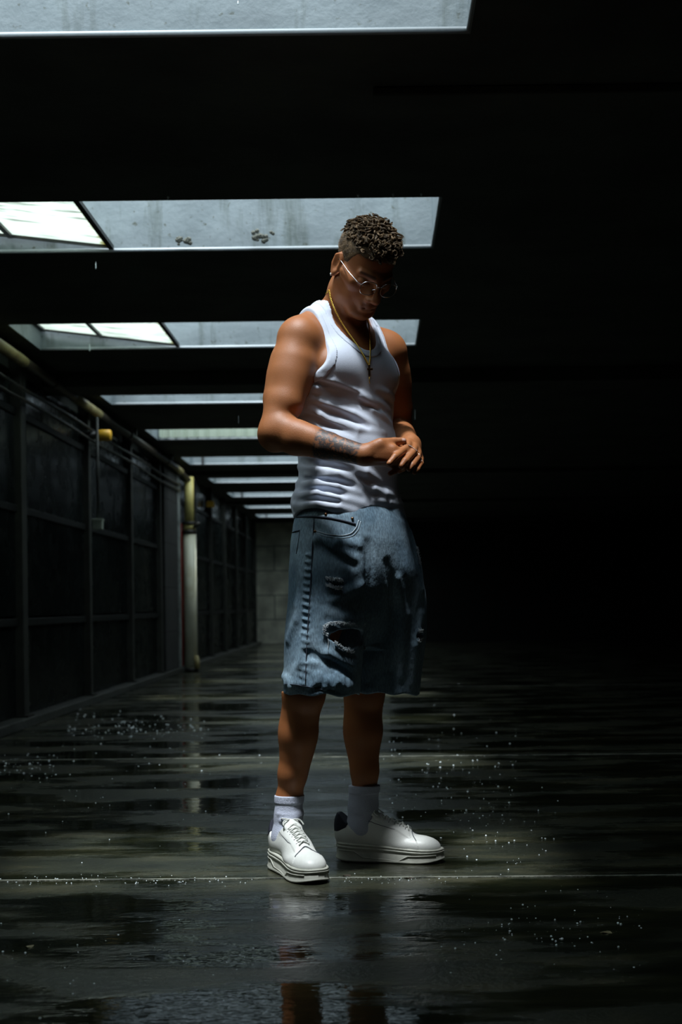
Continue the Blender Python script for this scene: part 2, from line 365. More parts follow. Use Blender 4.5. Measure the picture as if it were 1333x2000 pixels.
def roof_window(k, y1):
    y0 = y1-WD(k); z0, z1 = CEIL-.004, ROOF; t = .006
    root = S(empty('window_%d' % (k+1), ((WXL+WXR)/2, (y0+y1)/2, CEIL)))
    m = MB()
    m.box(WXL, WXR, y1-t, y1, z0, z1); m.box(WXL, WXR, y0, y0+t, z0+.02, z1)
    m.box(WXL, WXL+t, y0+t, y1-t, z0, z1); m.box(WXR-t, WXR, y0+t, y1-t, z0, z1)
    nx = 120 if k < 3 else 30
    noisy_plate(m, (WXL+t, y1-t-.003, z0+.01), (WXR-WXL-2*t, 0, 0), (0, 0, .34), (0, -1, 0), nx, 24, .004, 7.0)
    o = m.build('well_lining', M['well']); keep_world(o, root)
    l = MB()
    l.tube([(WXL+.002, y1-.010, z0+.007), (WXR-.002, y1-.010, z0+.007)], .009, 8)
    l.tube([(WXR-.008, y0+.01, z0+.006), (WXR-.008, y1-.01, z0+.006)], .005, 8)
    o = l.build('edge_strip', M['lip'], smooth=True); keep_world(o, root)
    if k in (0, 1, 2):
        xa, xb = WXL+.01, (-1.115 if k == 1 else -1.145)
        za, zb = z0+.125, z0+.022; xm = (-1.55 if k == 1 else -1.60)
        zz = lambda x: za+(zb-za)*(x-xa)/(xb-xa)
        for (p, q) in ((xa, xm), (xm, xb)):
            V = []; at = []; nx, ny = 14, 20
            for zt in (0, .004):
                for j in range(ny+1):
                    for i in range(nx+1):
                        x = p+(q-p)*i/nx; y = y0+.012+(y1-y0-.05)*j/ny
                        V.append((x, y, zz(x)+zt)); at.append(max(0, 1-(xb-x)/.07)*.9 + max(0, 1-(y1-.038-y)/.05)*.35 if q == xb else max(0, 1-(y1-.038-y)/.05)*.35)
            n1 = (nx+1)*(ny+1)
            F = [(j*(nx+1)+i, (j+1)*(nx+1)+i, (j+1)*(nx+1)+i+1, j*(nx+1)+i+1) for j in range(ny) for i in range(nx)]
            F += [tuple(n1+v for v in reversed(f)) for f in F]
            o = mesh_np('pane', V, F, M['pane'], None, True, {'algae': at}); keep_world(o, root)
        b = MB()
        for x, w in ((xb, .022), (xm, .022), (xa+.01, .03)):
            b.bar((x, y0+.008, zz(x)-.004), (x, y1-.02, zz(x)-.004), w, .018)
        b.bar((xa, y1-.030, za-.004), (xb, y1-.030, zb-.004), .016, .014)
        o = b.build('glazing_bar', M['blackmetal']); keep_world(o, root)
    if k == 4:
        b = MB()
        n = 40; V = []
        for j in range(2):
            for i in range(n+1):
                V.append((WXL+.02+1.35*i/n, y1-.05-.02*math.cos(i*2.2), z0+.02+(.12-.05*i/n)*j))
        b.add(V, [(i, i+1, n+2+i, n+1+i) for i in range(n)])
        o = b.build('slipped_sheet', M['box']); keep_world(o, root)
    if k in (5, 7, 9):
        o = MB().bar((-1.83, y1-.04, z0+.0), (-1.83, y1-.04, z1-.1), .02, .02, up=(0,1,0)).build('mullion', M['blackmetal']); keep_world(o, root)
for k, y in enumerate(WELL_Y): roof_window(k, y)

# left wall: ribbed lock-up doors between posts
post_Y = [5.2, 6.9, 8.55, 10.55, 12.4, 14.1]
far_Y = [16.9, 18.6, 20.3, 22.0, 23.7, 25.6]
def lockup(n, y0, y1):
    root = S(empty('door_%d' % n, (XW, (y0+y1)/2, 0)))
    m = MB(); nn = max(12, int((y1-y0)/.045))
    def ribs(z0, z1, amp):
        V = []
        for z in (z0, z1):
            for i in range(nn*4+1):
                ph = i % 4; V.append((XW+.02+(amp if ph in (1, 2) else 0), y0+(y1-y0)*i/(nn*4), z))
        N_ = nn*4+1
        m.add(V, [(i, i+1, N_+i+1, N_+i) for i in range(N_-1)])
    ribs(.06, .60, .004); ribs(.66, 1.28, .010); ribs(1.32, 1.86, .010)
    o = m.build('ribbed_sheet', M['door']); keep_world(o, root)
    m = MB()
    for z in (.60, 1.28, 1.86): m.box(XW, XW+.045, y0, y1, z, z+.045)
    o = m.build('rail', M['rail'], bevel=.004); keep_world(o, root)
    m = MB().box(XW, XW+.012, y0, y1, 1.905, CEIL-.12)
    o = m.build('transom', M['door']); keep_world(o, root)
allp = post_Y+[None]+far_Y; n = 0
for a, b in zip(allp[:-1], allp[1:]):
    if a is None or b is None: continue
    n += 1; lockup(n, a+.03, b-.03)
n += 1; lockup(n, 15.45, 16.87)
lab = {8.55: 'wide grey steel post nearest the camera on the left wall, left of the hanging box',
       10.55: 'slim grey steel post behind the hanging conduit and its box on the left wall',
       12.4: 'dim steel post between the hanging conduit and the block pier', 14.1: 'dim steel post against the near side of the block pier'}
for i, y in enumerate(post_Y+far_Y):
    if y in (5.2, 6.9): continue
    w = .06 if y == 8.55 else .035
    r = empty('wall_post', (XW+.055, y, 0))
    m = MB().box(XW+.001, XW+.075, y-w, y+w, 0.057, CEIL-.002); o = m.build('post_shaft', M['post'], bevel=.005); keep_world(o, r)
    o = MB().box(XW+.001, XW+.10, y-w-.02, y+w+.02, .056, .066).build('foot_plate', M['blackmetal']); keep_world(o, r)
    if y in lab: tag(r, lab[y], 'post')
    else: tag(r, '%s thin dark post on the left wall beyond the cream drain pipe' % ['first', 'second', 'third', 'fourth', 'fifth', 'sixth and farthest'][far_Y.index(y)], 'post', 'posts beyond the drain pipe')

pr = empty('block_pier', (XW+.1, 14.9, 0)); tag(pr, 'dark concrete block pier on the left wall just before the yellow pipe', 'pillar')
o = MB().box(XW+.001, -2.075, 14.25, 15.40, .056, CEIL-.002).build('blockwork', M['pier'], bevel=.006); keep_world(o, pr)
o = MB().box(-2.078, -2.070, 15.20, 15.41, 0.056, CEIL-.01).build('lit_corner_edge', mat('painted_lit_edge', (.22,.25,.235), .7, bump=12, bump_s=.5, var=((.06,.07,.065), 8, .45, .62)), bevel=.004); keep_world(o, pr)  # lit edge of the pier, painted as a paler strip

# drain pipes by the pier
pp = empty('drain_pipe', tuple(P(373, 1308, 15.5))); tag(pp, 'upright cream and yellow drain pipe standing on the floor by the left wall', 'pipe')
px_ = P(373, 1250, 15.5)[0]
bx = lambda *a: MB().tube(*a)
ring = lambda z0, z1, r, mt, nm, x=px_, y=15.5, par=pp: keep_world(MB().tube([(x, y, z0), (x, y, z1)], r, 20).build(nm, mt, smooth=True), par)
ring(.02, 1.50, .070, M['cream'], 'lower_pipe'); ring(1.62, 2.12, .050, M['ochre'], 'upper_pipe'); ring(1.50, 1.54, .078, M['blackmetal'], 'collar')
ring(1.54, 1.60, .062, M['ochre'], 'coupling'); ring(1.60, 1.63, .074, M['blackmetal'], 'collar'); ring(.0, .035, .085, M['blackmetal'], 'base_ring')
o = MB().tube([(px_+.055, 15.46, 1.57), (px_+.12, 15.42, 1.61)], .018, 8).build('valve_handle', M['blackmetal'], smooth=True); keep_world(o, pp)
o = MB().tube([(px_+.075, 15.44, .03), (px_+.075, 15.44, .10), (px_+.06, 15.47, .16)], .028, 10).build('drain_branch', M['yellow'], smooth=True); keep_world(o, pp)
rp = MB().tube([(px_-.098, 15.50, .058), (px_-.098, 15.50, 1.52), (px_-.098, 15.56, 1.60)], .024, 12).build('riser_pipe', M['red'], smooth=True)
tag(rp, 'slim red pipe standing directly left of the cream drain pipe', 'pipe')
# long jointed pipe under the soffit, its shaded and lit stretches painted in
hp = empty('ceiling_pipe', (-1.99, 12, CEIL-.08)); tag(hp, 'long yellow pipe running under the ceiling along the left wall', 'pipe')
hz = CEIL-.10
M['shadepipe_scrap'] = mat('shaded_pipe_and_dark_scrap', (.035,.028,.018), .5)  # dark brown paints shade on the pipe; also colours dark floor scraps
o = MB().tube([(-2.03, y, hz) for y in np.linspace(4.5, 15.2, 40)]+[(-2.03, 15.35, hz-.02), (px_, 15.47, hz-.07)], .030, 12).build('pipe_run', M['shadepipe_scrap'], smooth=True); keep_world(o, hp)
for y0, y1 in ((7.0, 8.35), (9.75, 10.65), (14.8, 15.2)):  # yellow stretches paint in the light falling from the roof openings
    o = MB().tube([(-2.03, y0, hz), (-2.03, y1, hz)], .033, 14).build('lit_pipe_stretch', M['yellow'], smooth=True); keep_world(o, hp)
for y in (6.2, 9.1, 11.9, 14.1):
    o = MB().tube([(-2.03, y, hz), (-2.03, y+.09, hz)], .037, 12).build('pipe_joint', M['shadepipe_scrap'], smooth=True); keep_world(o, hp)
    o = MB().box(-2.036, -2.024, y+.4, y+.43, hz+.03, CEIL-.001).build('hanger', M['blackmetal']); keep_world(o, hp)
for i, (x, z, yy) in enumerate([(-2.055, CEIL-.24, 'upper'), (-2.055, CEIL-.31, 'lower')]):
    o = MB().tube([(x, y, z+.006*math.sin(y*2.1+i)) for y in np.linspace(5, 15.3, 40)], .011, 6).build('cable', M['blackmetal'], smooth=True)
    tag(o, '%s of two dark cables running below the yellow ceiling pipe' % yy, 'cable')
# hanging conduit with switch box
hc = empty('hanging_conduit', tuple(P(181, 850, 10.4))); tag(hc, 'thin grey conduit hanging down the left wall to a small square box', 'conduit')
a = P(181, 815, 10.4); b_ = P(181, 1015, 10.4); xh = -2.0
o = MB().tube([(xh, 10.4, a[2]), (xh, 10.4, b_[2])], .011, 10).build('tube', M['post'], smooth=True); keep_world(o, hc)
zb = b_[2]; o = MB().box(xh-.036, xh+.036, 10.36, 10.42, zb-.075, zb).build('switch_box', M['box'], bevel=.006); keep_world(o, hc)
o = MB().box(xh-.04, xh+.04, 10.355, 10.425, zb-.008, zb+.004).build('box_lid', M['box'], bevel=.003); keep_world(o, hc)
yl = P(168, 849, 10.45)
ym = empty('bulkhead_lamp', (xh, 10.50, yl[2])); tag(ym, 'short horizontal amber yellow cylinder at the top of the hanging conduit', 'lamp')
o = MB().tube([(xh-.02, 10.50, yl[2]), (xh-.01, 10.50, yl[2]), (xh+.075, 10.50, yl[2]), (xh+.085, 10.50, yl[2])], [.034, .042, .042, .034], 18).build('amber_body', M['amber'], smooth=True); keep_world(o, ym)
o = MB().tube([(XW+.01, 10.50, yl[2]), (xh-.02, 10.50, yl[2])], .03, 12).build('mounting_arm', M['blackmetal'], smooth=True); keep_world(o, ym)
yg = P(449, 970, 18.3)
o = MB().box(XW+.04, XW+.14, 18.25, 18.33, 1.98, 2.06).build('junction_box', M['amber'], bevel=.01); tag(o, 'small dim yellow box high on the left wall beyond the drain pipe', 'box')
# ------------------------------------------------------------------ implicit-surface toolkit (numpy)
V3 = lambda *a: np.array(a, float)
def cone(a, b, ra, rb):
    a = np.asarray(a, float); b = np.asarray(b, float); d = b-a; L2 = max(float(d@d), 1e-12)
    def f(x, y, z):
        px, py, pz = x-a[0], y-a[1], z-a[2]
        t = np.clip((px*d[0]+py*d[1]+pz*d[2])/L2, 0, 1)
        return np.sqrt((px-t*d[0])**2+(py-t*d[1])**2+(pz-t*d[2])**2)-(ra+(rb-ra)*t)
    r = max(ra, rb); return f, np.minimum(a, b)-r, np.maximum(a, b)+r
def chain(pts, rs, k=0.0):
    cs = [cone(pts[i], pts[i+1], rs[i], rs[i+1]) for i in range(len(pts)-1)]
    def f(x, y, z):
        d = None
        for c in cs:
            e = c[0](x, y, z); d = e if d is None else smin(d, e, k)
        return d
    return f, np.min([c[1] for c in cs], 0), np.max([c[2] for c in cs], 0)
def ell(c, r, R=None):
    c = np.asarray(c, float); r = np.asarray(r, float); R = np.eye(3) if R is None else np.asarray(R)   # rows = local axes in world
    def f(x, y, z):
        px, py, pz = x-c[0], y-c[1], z-c[2]; k0 = 0; k1 = 0
        for i in range(3):
            q = R[i][0]*px+R[i][1]*py+R[i][2]*pz
            k0 = k0+(q/r[i])**2; k1 = k1+(q/r[i]**2)**2
        k0 = np.sqrt(k0); return k0*(k0-1)/np.maximum(np.sqrt(k1), 1e-6)
    e = np.sqrt((np.abs(R.T)**2 @ (r**2))); return f, c-e, c+e
def sect(tab, yaw, power=2.0):
    """stack of elliptic sections: rows z, cx, cy, a (across), b (front-back)"""
    tab = np.asarray(sorted(tab), float); cy_, sy_ = math.cos(yaw), math.sin(yaw)
    zd = np.linspace(tab[0, 0], tab[-1, 0], 90); tb = np.stack([zd]+[np.interp(zd, tab[:, 0], tab[:, i]) for i in range(1, 5)], 1)
    for _ in range(14): tb[1:-1, 1:] = (tb[:-2, 1:]+2*tb[1:-1, 1:]+tb[2:, 1:])/4
    tab = tb; zz, cx, cy, A, B = tab.T
    def f(x, y, z):
        X = np.interp(z, zz, cx); Y = np.interp(z, zz, cy); a = np.interp(z, zz, A); b = np.interp(z, zz, B)
        px, py = x-X, y-Y; r = -cy_*px-sy_*py; f_ = sy_*px-cy_*py
        k0 = np.sqrt((r/a)**2+(f_/b)**2)+1e-9; k1 = np.sqrt((r/a**2)**2+(f_/b**2)**2)+1e-9
        d = np.maximum(k0*(k0-1)/k1, -.2)
        return np.maximum(d, np.maximum(zz[0]-z, z-zz[-1]))
    m = max(A.max(), B.max())
    return f, V3(cx.min()-m, cy.min()-m, zz[0]), V3(cx.max()+m, cy.max()+m, zz[-1])
def smin(a, b, k):
    if k <= 0: return np.minimum(a, b)
    h = np.maximum(k-np.abs(a-b), 0)/k; return np.minimum(a, b)-h*h*k*.25
def smax(a, b, k): return -smin(-a, -b, k)
class Field:
    def __init__(s, items=()): s.it = list(items)
    def u(s, p, k=.01): s.it.append((p, k, 'u')); return s
    def d(s, p, k=.005): s.it.append((p, k, 'd')); return s
    def copy(s): return Field(s.it)
    def at(s, x, y, z):
        F = np.full(np.broadcast(x, y, z).shape, 1.0)
        for (p, k, m) in s.it:
            e = p[0](x, y, z); F = smin(F, e, k) if m == 'u' else smax(F, -e, k)
        return F
    def grid(s, lo, hi, h):
        n = [int(math.ceil((hi[i]-lo[i])/h))+1 for i in range(3)]
        ax = [lo[i]+h*np.arange(n[i]) for i in range(3)]
        F = np.full(n, .06, np.float32)
        for (p, k, m) in s.it:
            g = k+4*h+.004
            i0 = [max(0, int((p[1][i]-g-lo[i])/h)) for i in range(3)]; i1 = [min(n[i], int((p[2][i]+g-lo[i])/h)+2) for i in range(3)]
            if any(i1[i] <= i0[i] for i in range(3)): continue
            sl = tuple(slice(i0[i], i1[i]) for i in range(3))
            e = p[0](ax[0][sl[0]][:, None, None], ax[1][sl[1]][None, :, None], ax[2][sl[2]][None, None, :])
            F[sl] = smin(F[sl], e, k) if m == 'u' else smax(F[sl], -e, k)
        return F, ax
def nets(F, lo, h):
    """naive surface nets: vertices, quads"""
    s = F < 0
    nx, ny, nz = F.shape
    c = np.zeros((nx-1, ny-1, nz-1), np.int8)
    for i in (0, 1):
        for j in (0, 1):
            for k in (0, 1): c += s[i:nx-1+i, j:ny-1+j, k:nz-1+k]
    act = np.argwhere((c > 0) & (c < 8))
    idx = np.full(c.shape, -1, np.int32); idx[tuple(act.T)] = np.arange(len(act), dtype=np.int32)
    acc = np.zeros((len(act), 3)); cnt = np.zeros(len(act))
    cv = {}
    for i in (0, 1):
        for j in (0, 1):
            for k in (0, 1): cv[(i, j, k)] = F[act[:, 0]+i, act[:, 1]+j, act[:, 2]+k].astype(float)
    for a in cv:
        for ax in range(3):
            if a[ax] == 0:
                b = list(a); b[ax] = 1; b = tuple(b); fa, fb = cv[a], cv[b]; m = (fa < 0) != (fb < 0)
                t = np.where(m, fa/np.where(m, fa-fb, 1), 0); p = np.repeat(np.array(a, float)[None], len(act), 0); p[:, ax] += t
                acc += p*m[:, None]; cnt += m
    V = np.asarray(lo)+h*(act+acc/cnt[:, None])
    Q = []
    for ax in range(3):
        u, v = [(1, 2), (2, 0), (0, 1)][ax]
        sl0 = [slice(1, -1)]*3; sl0[ax] = slice(0, -1); sl1 = list(sl0); sl1[ax] = slice(1, None)
        A = s[tuple(sl0)]; B = s[tuple(sl1)]
        e = np.argwhere(A != B); inside = A[tuple(e.T)]
        g = e.copy(); g[:, u] += 1; g[:, v] += 1
        def cell(du, dv):
            q = g.copy(); q[:, u] -= du; q[:, v] -= dv; return idx[tuple(q.T)]
        q = np.stack([cell(1, 1), cell(0, 1), cell(0, 0), cell(1, 0)], 1)
        q[~inside] = q[~inside][:, ::-1]; Q.append(q)
    Q = np.concatenate(Q); Q = Q[(Q >= 0).all(1)]
    return V, Q
def relax(V, Q, it=1, w=.5):
    e = np.concatenate([Q[:, [0, 1]], Q[:, [1, 2]], Q[:, [2, 3]], Q[:, [3, 0]]]); e = np.concatenate([e, e[:, ::-1]])
    n = np.bincount(e[:, 0], minlength=len(V)).astype(float); n[n == 0] = 1
    for _ in range(it):
        A = np.stack([np.bincount(e[:, 0], V[e[:, 1], i], len(V)) for i in range(3)], 1)/n[:, None]
        V = V+(A-V)*w
    return V
def poly(F, lo, h, it=1, w=.5):
    V, Q = nets(F, lo, h); return relax(V, Q, it, w), Q
def biggest(V, Q):
    """keep only the largest connected piece"""
    lb = np.arange(len(V)); e = np.concatenate([Q[:, [0, 1]], Q[:, [1, 2]], Q[:, [2, 3]], Q[:, [3, 0]]])
    while True:
        m = np.minimum(lb[e[:, 0]], lb[e[:, 1]]); nw = lb.copy(); np.minimum.at(nw, e[:, 0], m); np.minimum.at(nw, e[:, 1], m); nw = nw[nw]
        if (nw == lb).all(): break
        lb = nw
    k = np.bincount(lb[Q[:, 0]]).argmax(); Q = Q[lb[Q[:, 0]] == k]; u, inv = np.unique(Q, return_inverse=True)
    return V[u], inv.reshape(Q.shape).astype(np.int32)
CAMP = V3(0, 0, CAM_H)
def hit(fd, px, py, Y0=3.25, Y1=4.3, push=0.0, step=.7):
    """point where the sight line through a photo pixel meets a surface"""
    d = P(px, py, 1.0)-CAMP; t = Y0
    for _ in range(200):
        p = CAMP+d*t; e = float(fd.at(p[0], p[1], p[2]))
        if e < .0004: break
        t += max(e*step, .0004)
        if t > Y1: return None
    return CAMP+d*(t)+d/np.linalg.norm(d)*push
def hits(fd, pts, **kw):
    r = [hit(fd, *p, **kw) for p in pts]; return [p for p in r if p is not None]

# ------------------------------------------------------------------ the man: body
YAW = math.radians(45)
Fv = V3(math.sin(YAW), -math.cos(YAW), 0); Rv = V3(-math.cos(YAW), -math.sin(YAW), 0)   # forward, his right
TORSO = [(.76, -.052, 3.800, .150, .105), (.84, -.052, 3.800, .168, .118), (.91, -.053, 3.800, .172, .122), (.98, -.056, 3.800, .155, .110),
         (1.06, -.064, 3.800, .138, .100), (1.13, -.070, 3.798, .137, .100), (1.20, -.076, 3.794, .145, .106), (1.28, -.080, 3.790, .157, .112),
         (1.34, -.080, 3.790, .158, .108), (1.39, -.076, 3.794, .140, .090), (1.435, -.072, 3.796, .100, .064), (1.46, -.07, 3.80, .06, .045)]
tc = lambda z: V3(np.interp(z, [r[0] for r in TORSO], [r[1] for r in TORSO]), np.interp(z, [r[0] for r in TORSO], [r[2] for r in TORSO]), z)
T_ = lambda r, f, z: tc(z)+Rv*r+Fv*f           # torso frame: to his right, forward, height
Rt = np.array([Rv, Fv, V3(0, 0, 1)])
jR = V3(-.180, 3.675, 1.398); jL = V3(.046, 3.898, 1.402)      # shoulder joints
eR = P(538, 845, 3.60); eL = P(779, 846, 3.985)                # elbows
wR = P(711, 889, 3.515); wL = P(801, 862, 3.69)                # wrists
ink = [P(628, 868, 3.55), P(706, 889, 3.52)]

torso = Field()
torso.u(sect(TORSO, YAW), .0)
for s in (1, -1):
    torso.u(ell(T_(s*.068, .058, 1.318), (.074, .050, .056), Rt), .03)          # chest
    torso.u(ell(T_(s*.075, -.065, 1.32), (.075, .05, .09), Rt), .04)           # shoulder blade
    torso.u(ell(T_(s*.110, -.02, 1.24), (.05, .07, .10), Rt), .04)             # side back muscle
    torso.u(cone(T_(s*.030, -.015, 1.485), T_(s*.125, -.012, 1.428), .036, .034), .03)   # neck to shoulder
    torso.u(cone(T_(s*.03, -.01, 1.44), T_(s*.13, .0, 1.39), .045, .045), .03)
torso.u(cone(T_(0, -.02, 1.42), V3(-.043, 3.752, 1.535), .060, .056), .02)
body = torso.copy()
for s in (1, -1):
    body.u(cone(T_(s*.018, .056, 1.422), T_(s*.078, .038, 1.426), .008, .007), .016)      # collar bones
    body.u(cone(T_(s*.02, .045, 1.42), V3(-.043, 3.752, 1.53)+Rv*s*.05-Fv*.0, .011, .014), .016)
for s in (1, -1):
    body.u(ell(T_(s*.075, -.05, .86), (.08, .055, .08), Rt), .04)
# right arm
def lerp(a, b, t): return a+(b-a)*t
def arm(j, e, w, tri, bic, q=1.0):
    body.u(ell(j+V3(0, 0, -.006), (.053, .053, .056)), .035)
    body.u(cone(lerp(j, e, .05), lerp(j, e, .40), .050, .050), .025)
    body.u(chain([lerp(j, e, .3), lerp(j, e, .7), e], [.050, .046, .040], .01), .03)
    body.u(cone(lerp(j, e, .30)+bic, lerp(j, e, .70)+bic, .034, .034), .02)
    body.u(cone(lerp(j, e, .25)+tri, lerp(j, e, .62)+tri, .032, .030), .02)
    body.u(chain([e, lerp(e, w, .25), lerp(e, w, .6), w], [.040*q, .0425*q, .034*q, .0255*q], .01), .02)
arm(jR, eR, wR, V3(-.022, .006, 0), V3(.018, -.012, 0))
body.u(cone(eR+V3(-.012, .01, -.012), eR+V3(-.004, .006, -.022), .028, .026), .015)
body.u(cone(lerp(eR, wR, .08)+V3(0, -.008, .018), lerp(eR, wR, .42)+V3(0, -.006, .012), .026, .024), .02)
arm(jL, eL, wL, V3(-.004, .014, 0), V3(.008, -.012, 0), .86)
# legs, calves, feet inside the shoes
hipR, hipL = T_(.085, 0, .88), T_(-.085, 0, .88)
kR = P(594, 1352, 3.745); kL = P(712, 1350, 3.935)
aR = P(565, 1562, 3.80); aL = P(713, 1556, 3.93)
for hp_, kn, an, cv in ((hipR, kR, aR, V3(-.002, .018, 0)), (hipL, kL, aL, V3(-.012, .012, 0))):
    body.u(chain([hp_, lerp(hp_, kn, .5), kn], [.088, .073, .054], .02), .03)
    body.u(chain([kn, lerp(kn, an, .38), lerp(kn, an, .75), an], [.054, .046, .036, .033], .02), .02)
    body.u(ell(lerp(kn, an, .36)+cv, (.042, .042, .10)), .03)
    body.u(ell(kn+V3(.01, -.022, 0), (.036, .034, .045)), .02)
shoeR = (V3(-.267, 3.850, 0), math.radians(25)); shoeL = (V3(-.108, 3.935, 0), math.radians(76))
for (hp0, ph), an in ((shoeR, aR), (shoeL, aL)):
    fd = V3(math.sin(ph), -math.cos(ph), 0)
    body.u(chain([an, hp0+fd*.07+V3(0, 0, .085), hp0+fd*.18+V3(0, 0, .052)], [.033, .027, .016], .01), .02)

# hands
def finger(pts, rs, k=.006): body.u(chain(pts, rs, .003), k)
# his right hand: palm facing the belly, thumb on top
mI, mM, mR_, mP = P(768, 879, 3.512), P(771, 889, 3.518), P(769, 898, 3.530), P(763, 905, 3.547)
for m, r in ((mI, .0120), (mM, .0125), (mR_, .0120), (mP, .0110)):
    body.u(cone(lerp(wR, m, .12), m, .0185, r), .010)
body.u(cone(wR, lerp(wR, mM, .5)+V3(0, .008, 0), .023, .018), .012)
body.u(cone(P(736, 873, 3.508), P(767, 877, 3.513), .0150, .0110), .012)
finger([mI, P(793, 882, 3.536), P(803, 892, 3.585), P(798, 899, 3.600)], [.0105, .0088, .0078, .0070])
finger([mM, P(793, 893, 3.541), P(799, 904, 3.585), P(792, 911, 3.590)], [.0108, .0090, .0080, .0072])
finger([mR_, P(787, 904, 3.550), P(788, 915, 3.580), P(780, 920, 3.580)], [.0102, .0086, .0076, .0068])
finger([mP, P(781, 912, 3.55), P(772, 920, 3.545), P(762, 925, 3.530)], [.0094, .0078, .0070, .0062])
finger([P(722, 879, 3.512), P(744, 866, 3.508), P(770, 862.5, 3.532), P(788, 861, 3.540)], [.0170, .0132, .0102, .0086], .010)
for q in ((735, 884, 757, 884), (738, 891, 757, 892), (736, 897, 752, 899)):      # tendons
    body.u(cone(P(q[0], q[1], 3.5005), P(q[2]+9, q[3]+1, 3.5025), .0030, .0025), .012)
# his left hand: hangs from a bent wrist over the right one
nI, nM, nR, nP = P(798, 866, 3.605), P(808, 874, 3.600), P(815, 885, 3.603), P(820, 897, 3.612)
for m, r in ((nI, .0125), (nM, .0130), (nR, .0125), (nP, .0112)):
    body.u(cone(lerp(wL, m, .10), m, .0175, r), .010)
body.u(ell(lerp(wL, nM, .5), (.024, .03, .026)), .012)
finger([nI, P(796, 873, 3.548), P(772, 892, 3.484), P(760.5, 905, 3.470)], [.0115, .0096, .0082, .0070], .004)
finger([nM, P(807, 883, 3.548), P(792, 900, 3.502), P(784, 910, 3.494)], [.0118, .0098, .0084, .0072], .004)
finger([nR, P(816, 894, 3.558), P(806, 908, 3.524), P(799, 916, 3.515)], [.0110, .0092, .0080, .0069], .004)
finger([nP, P(822, 905, 3.566), P(815, 917, 3.542), P(810, 923, 3.536)], [.0100, .0080, .0070, .0061], .004)
finger([lerp(wL, nI, .3)+V3(-.010, -.005, .002), P(789, 871, 3.605), P(778, 873, 3.560), P(771, 872, 3.535)], [.0140, .0118, .0095, .0078], .005)
nails = [(P(790, 859.5, 3.532), .0065), (P(771, 871, 3.528), .005), (P(759.5, 905, 3.468), .004)]

# head: local frame (his right, face direction, crown)
hy, hpch = math.radians(30), math.radians(42)
hf = V3(math.sin(hy)*math.cos(hpch), -math.cos(hy)*math.cos(hpch), -math.sin(hpch))
hr = V3(-math.cos(hy), -math.sin(hy), 0); hu = np.cross(hr, hf)
hu = hu if hu[2] > 0 else -hu
HO = V3(-.012, 3.70, 1.583)
H = lambda r, f, u: HO+hr*r+hf*f+hu*u
Rh = np.array([hr, hf, hu])
def rot_about(R, axis, a):
    return np.array(Matrix(R.tolist()) ) if a == 0 else np.array((Matrix(R.tolist()).transposed() @ Matrix.Rotation(a, 3, Vector(axis))).transposed())
hd = Field()
hd.u(ell(H(0, -.005, .040), (.0690, .090, .076), Rh), 0)
hd.u(ell(H(0, .028, -.030), (.056, .060, .066), Rh), .03)
hd.u(cone(H(0, .070, -.097), H(0, .066, -.090), .019, .022), .02)
for s in (1, -1):
    hd.u(cone(H(s*.056, .004, -.045), H(s*.022, .062, -.094), .014, .016), .02)     # jaw line
    hd.u(cone(H(s*.046, .052, -.018), H(s*.060, .020, -.010), .017, .013), .018)    # cheek bone
    hd.u(cone(H(0, .072, -.052), H(s*.030, .046, -.06), .021, .015), .02)
    hd.d(ell(H(s*.032, .094, -.002), (.019, .018, .014), Rh), .014)                 # eye socket
    hd.u(cone(H(s*.008, .086, .014), H(s*.044, .068, .017), .0080, .0055), .014)     # brow ridge
    hd.u(ell(H(s*.0315, .0715, -.004), (.0145, .0130, .0125), Rh), .004)            # closed lid
    hd.u(cone(H(s*.018, .0835, -.0095), H(s*.046, .0715, -.0095), .0020, .0018), .003)  # lash line
    hd.u(ell(H(s*.0130, .099, -.041), (.0085, .0110, .0080), Rh), .006)             # nostril wing
    hd.d(ell(H(s*.0075, .102, -.0485), (.0036, .0060, .0035), Rh), .003)
hd.u(cone(H(0, .088, .012), H(0, .113, -.033), .0075, .0095), .010)
hd.u(ell(H(0, .113, -.037), (.0100, .0095, .0085), Rh), .008)
hd.u(cone(H(-.020, .086, -.0655), H(.020, .086, -.0655), .0045, .0045), .006)
hd.u(cone(H(-.003, .0925, -.0645), H(.003, .0925, -.0645), .0052, .0052), .008)
hd.u(cone(H(-.015, .085, -.0755), H(.015, .085, -.0755), .0058, .0058), .007)
hd.d(cone(H(-.024, .0905, -.0700), H(.024, .0905, -.0700), .0014, .0014), .003)
hd.u(cone(V3(-.046, 3.757, 1.53), H(0, -.012, -.055), .056, .052), .03)
body.it += hd.it
for s in (1, -1):
    Re = rot_about(Rh, hu, s*math.radians(12))
    ec = H(s*.0725, -.010, -.006)
    body.u(ell(ec, (.0065, .0185, .0315), Re), .006)
    body.d(ell(ec+Re[0]*s*.0065+Re[1]*.003+V3(0,0,0), (.0058, .0110, .0190), Re), .003)
    body.u(chain([ec+Re[1]*.011+Re[2]*-.004+Re[0]*s*.003, ec+Re[1]*.013+Re[2]*.014+Re[0]*s*.003, ec+Re[1]*.002+Re[2]*.029+Re[0]*s*.003,
                  ec-Re[1]*.013+Re[2]*.019+Re[0]*s*.004, ec-Re[1]*.014-Re[2]*.004+Re[0]*s*.004, ec-Re[1]*.006-Re[2]*.022+Re[0]*s*.003],
                 [.0030, .0030, .0030, .0032, .0030, .0030], .001), .003)
    body.u(ell(ec-Re[2]*.027-Re[1]*.0+Re[0]*s*.001, (.0042, .0080, .0085), Re), .004)
    if s == 1: lobe = ec-Re[2]*.031+Re[0]*.004+Re[1]*.0

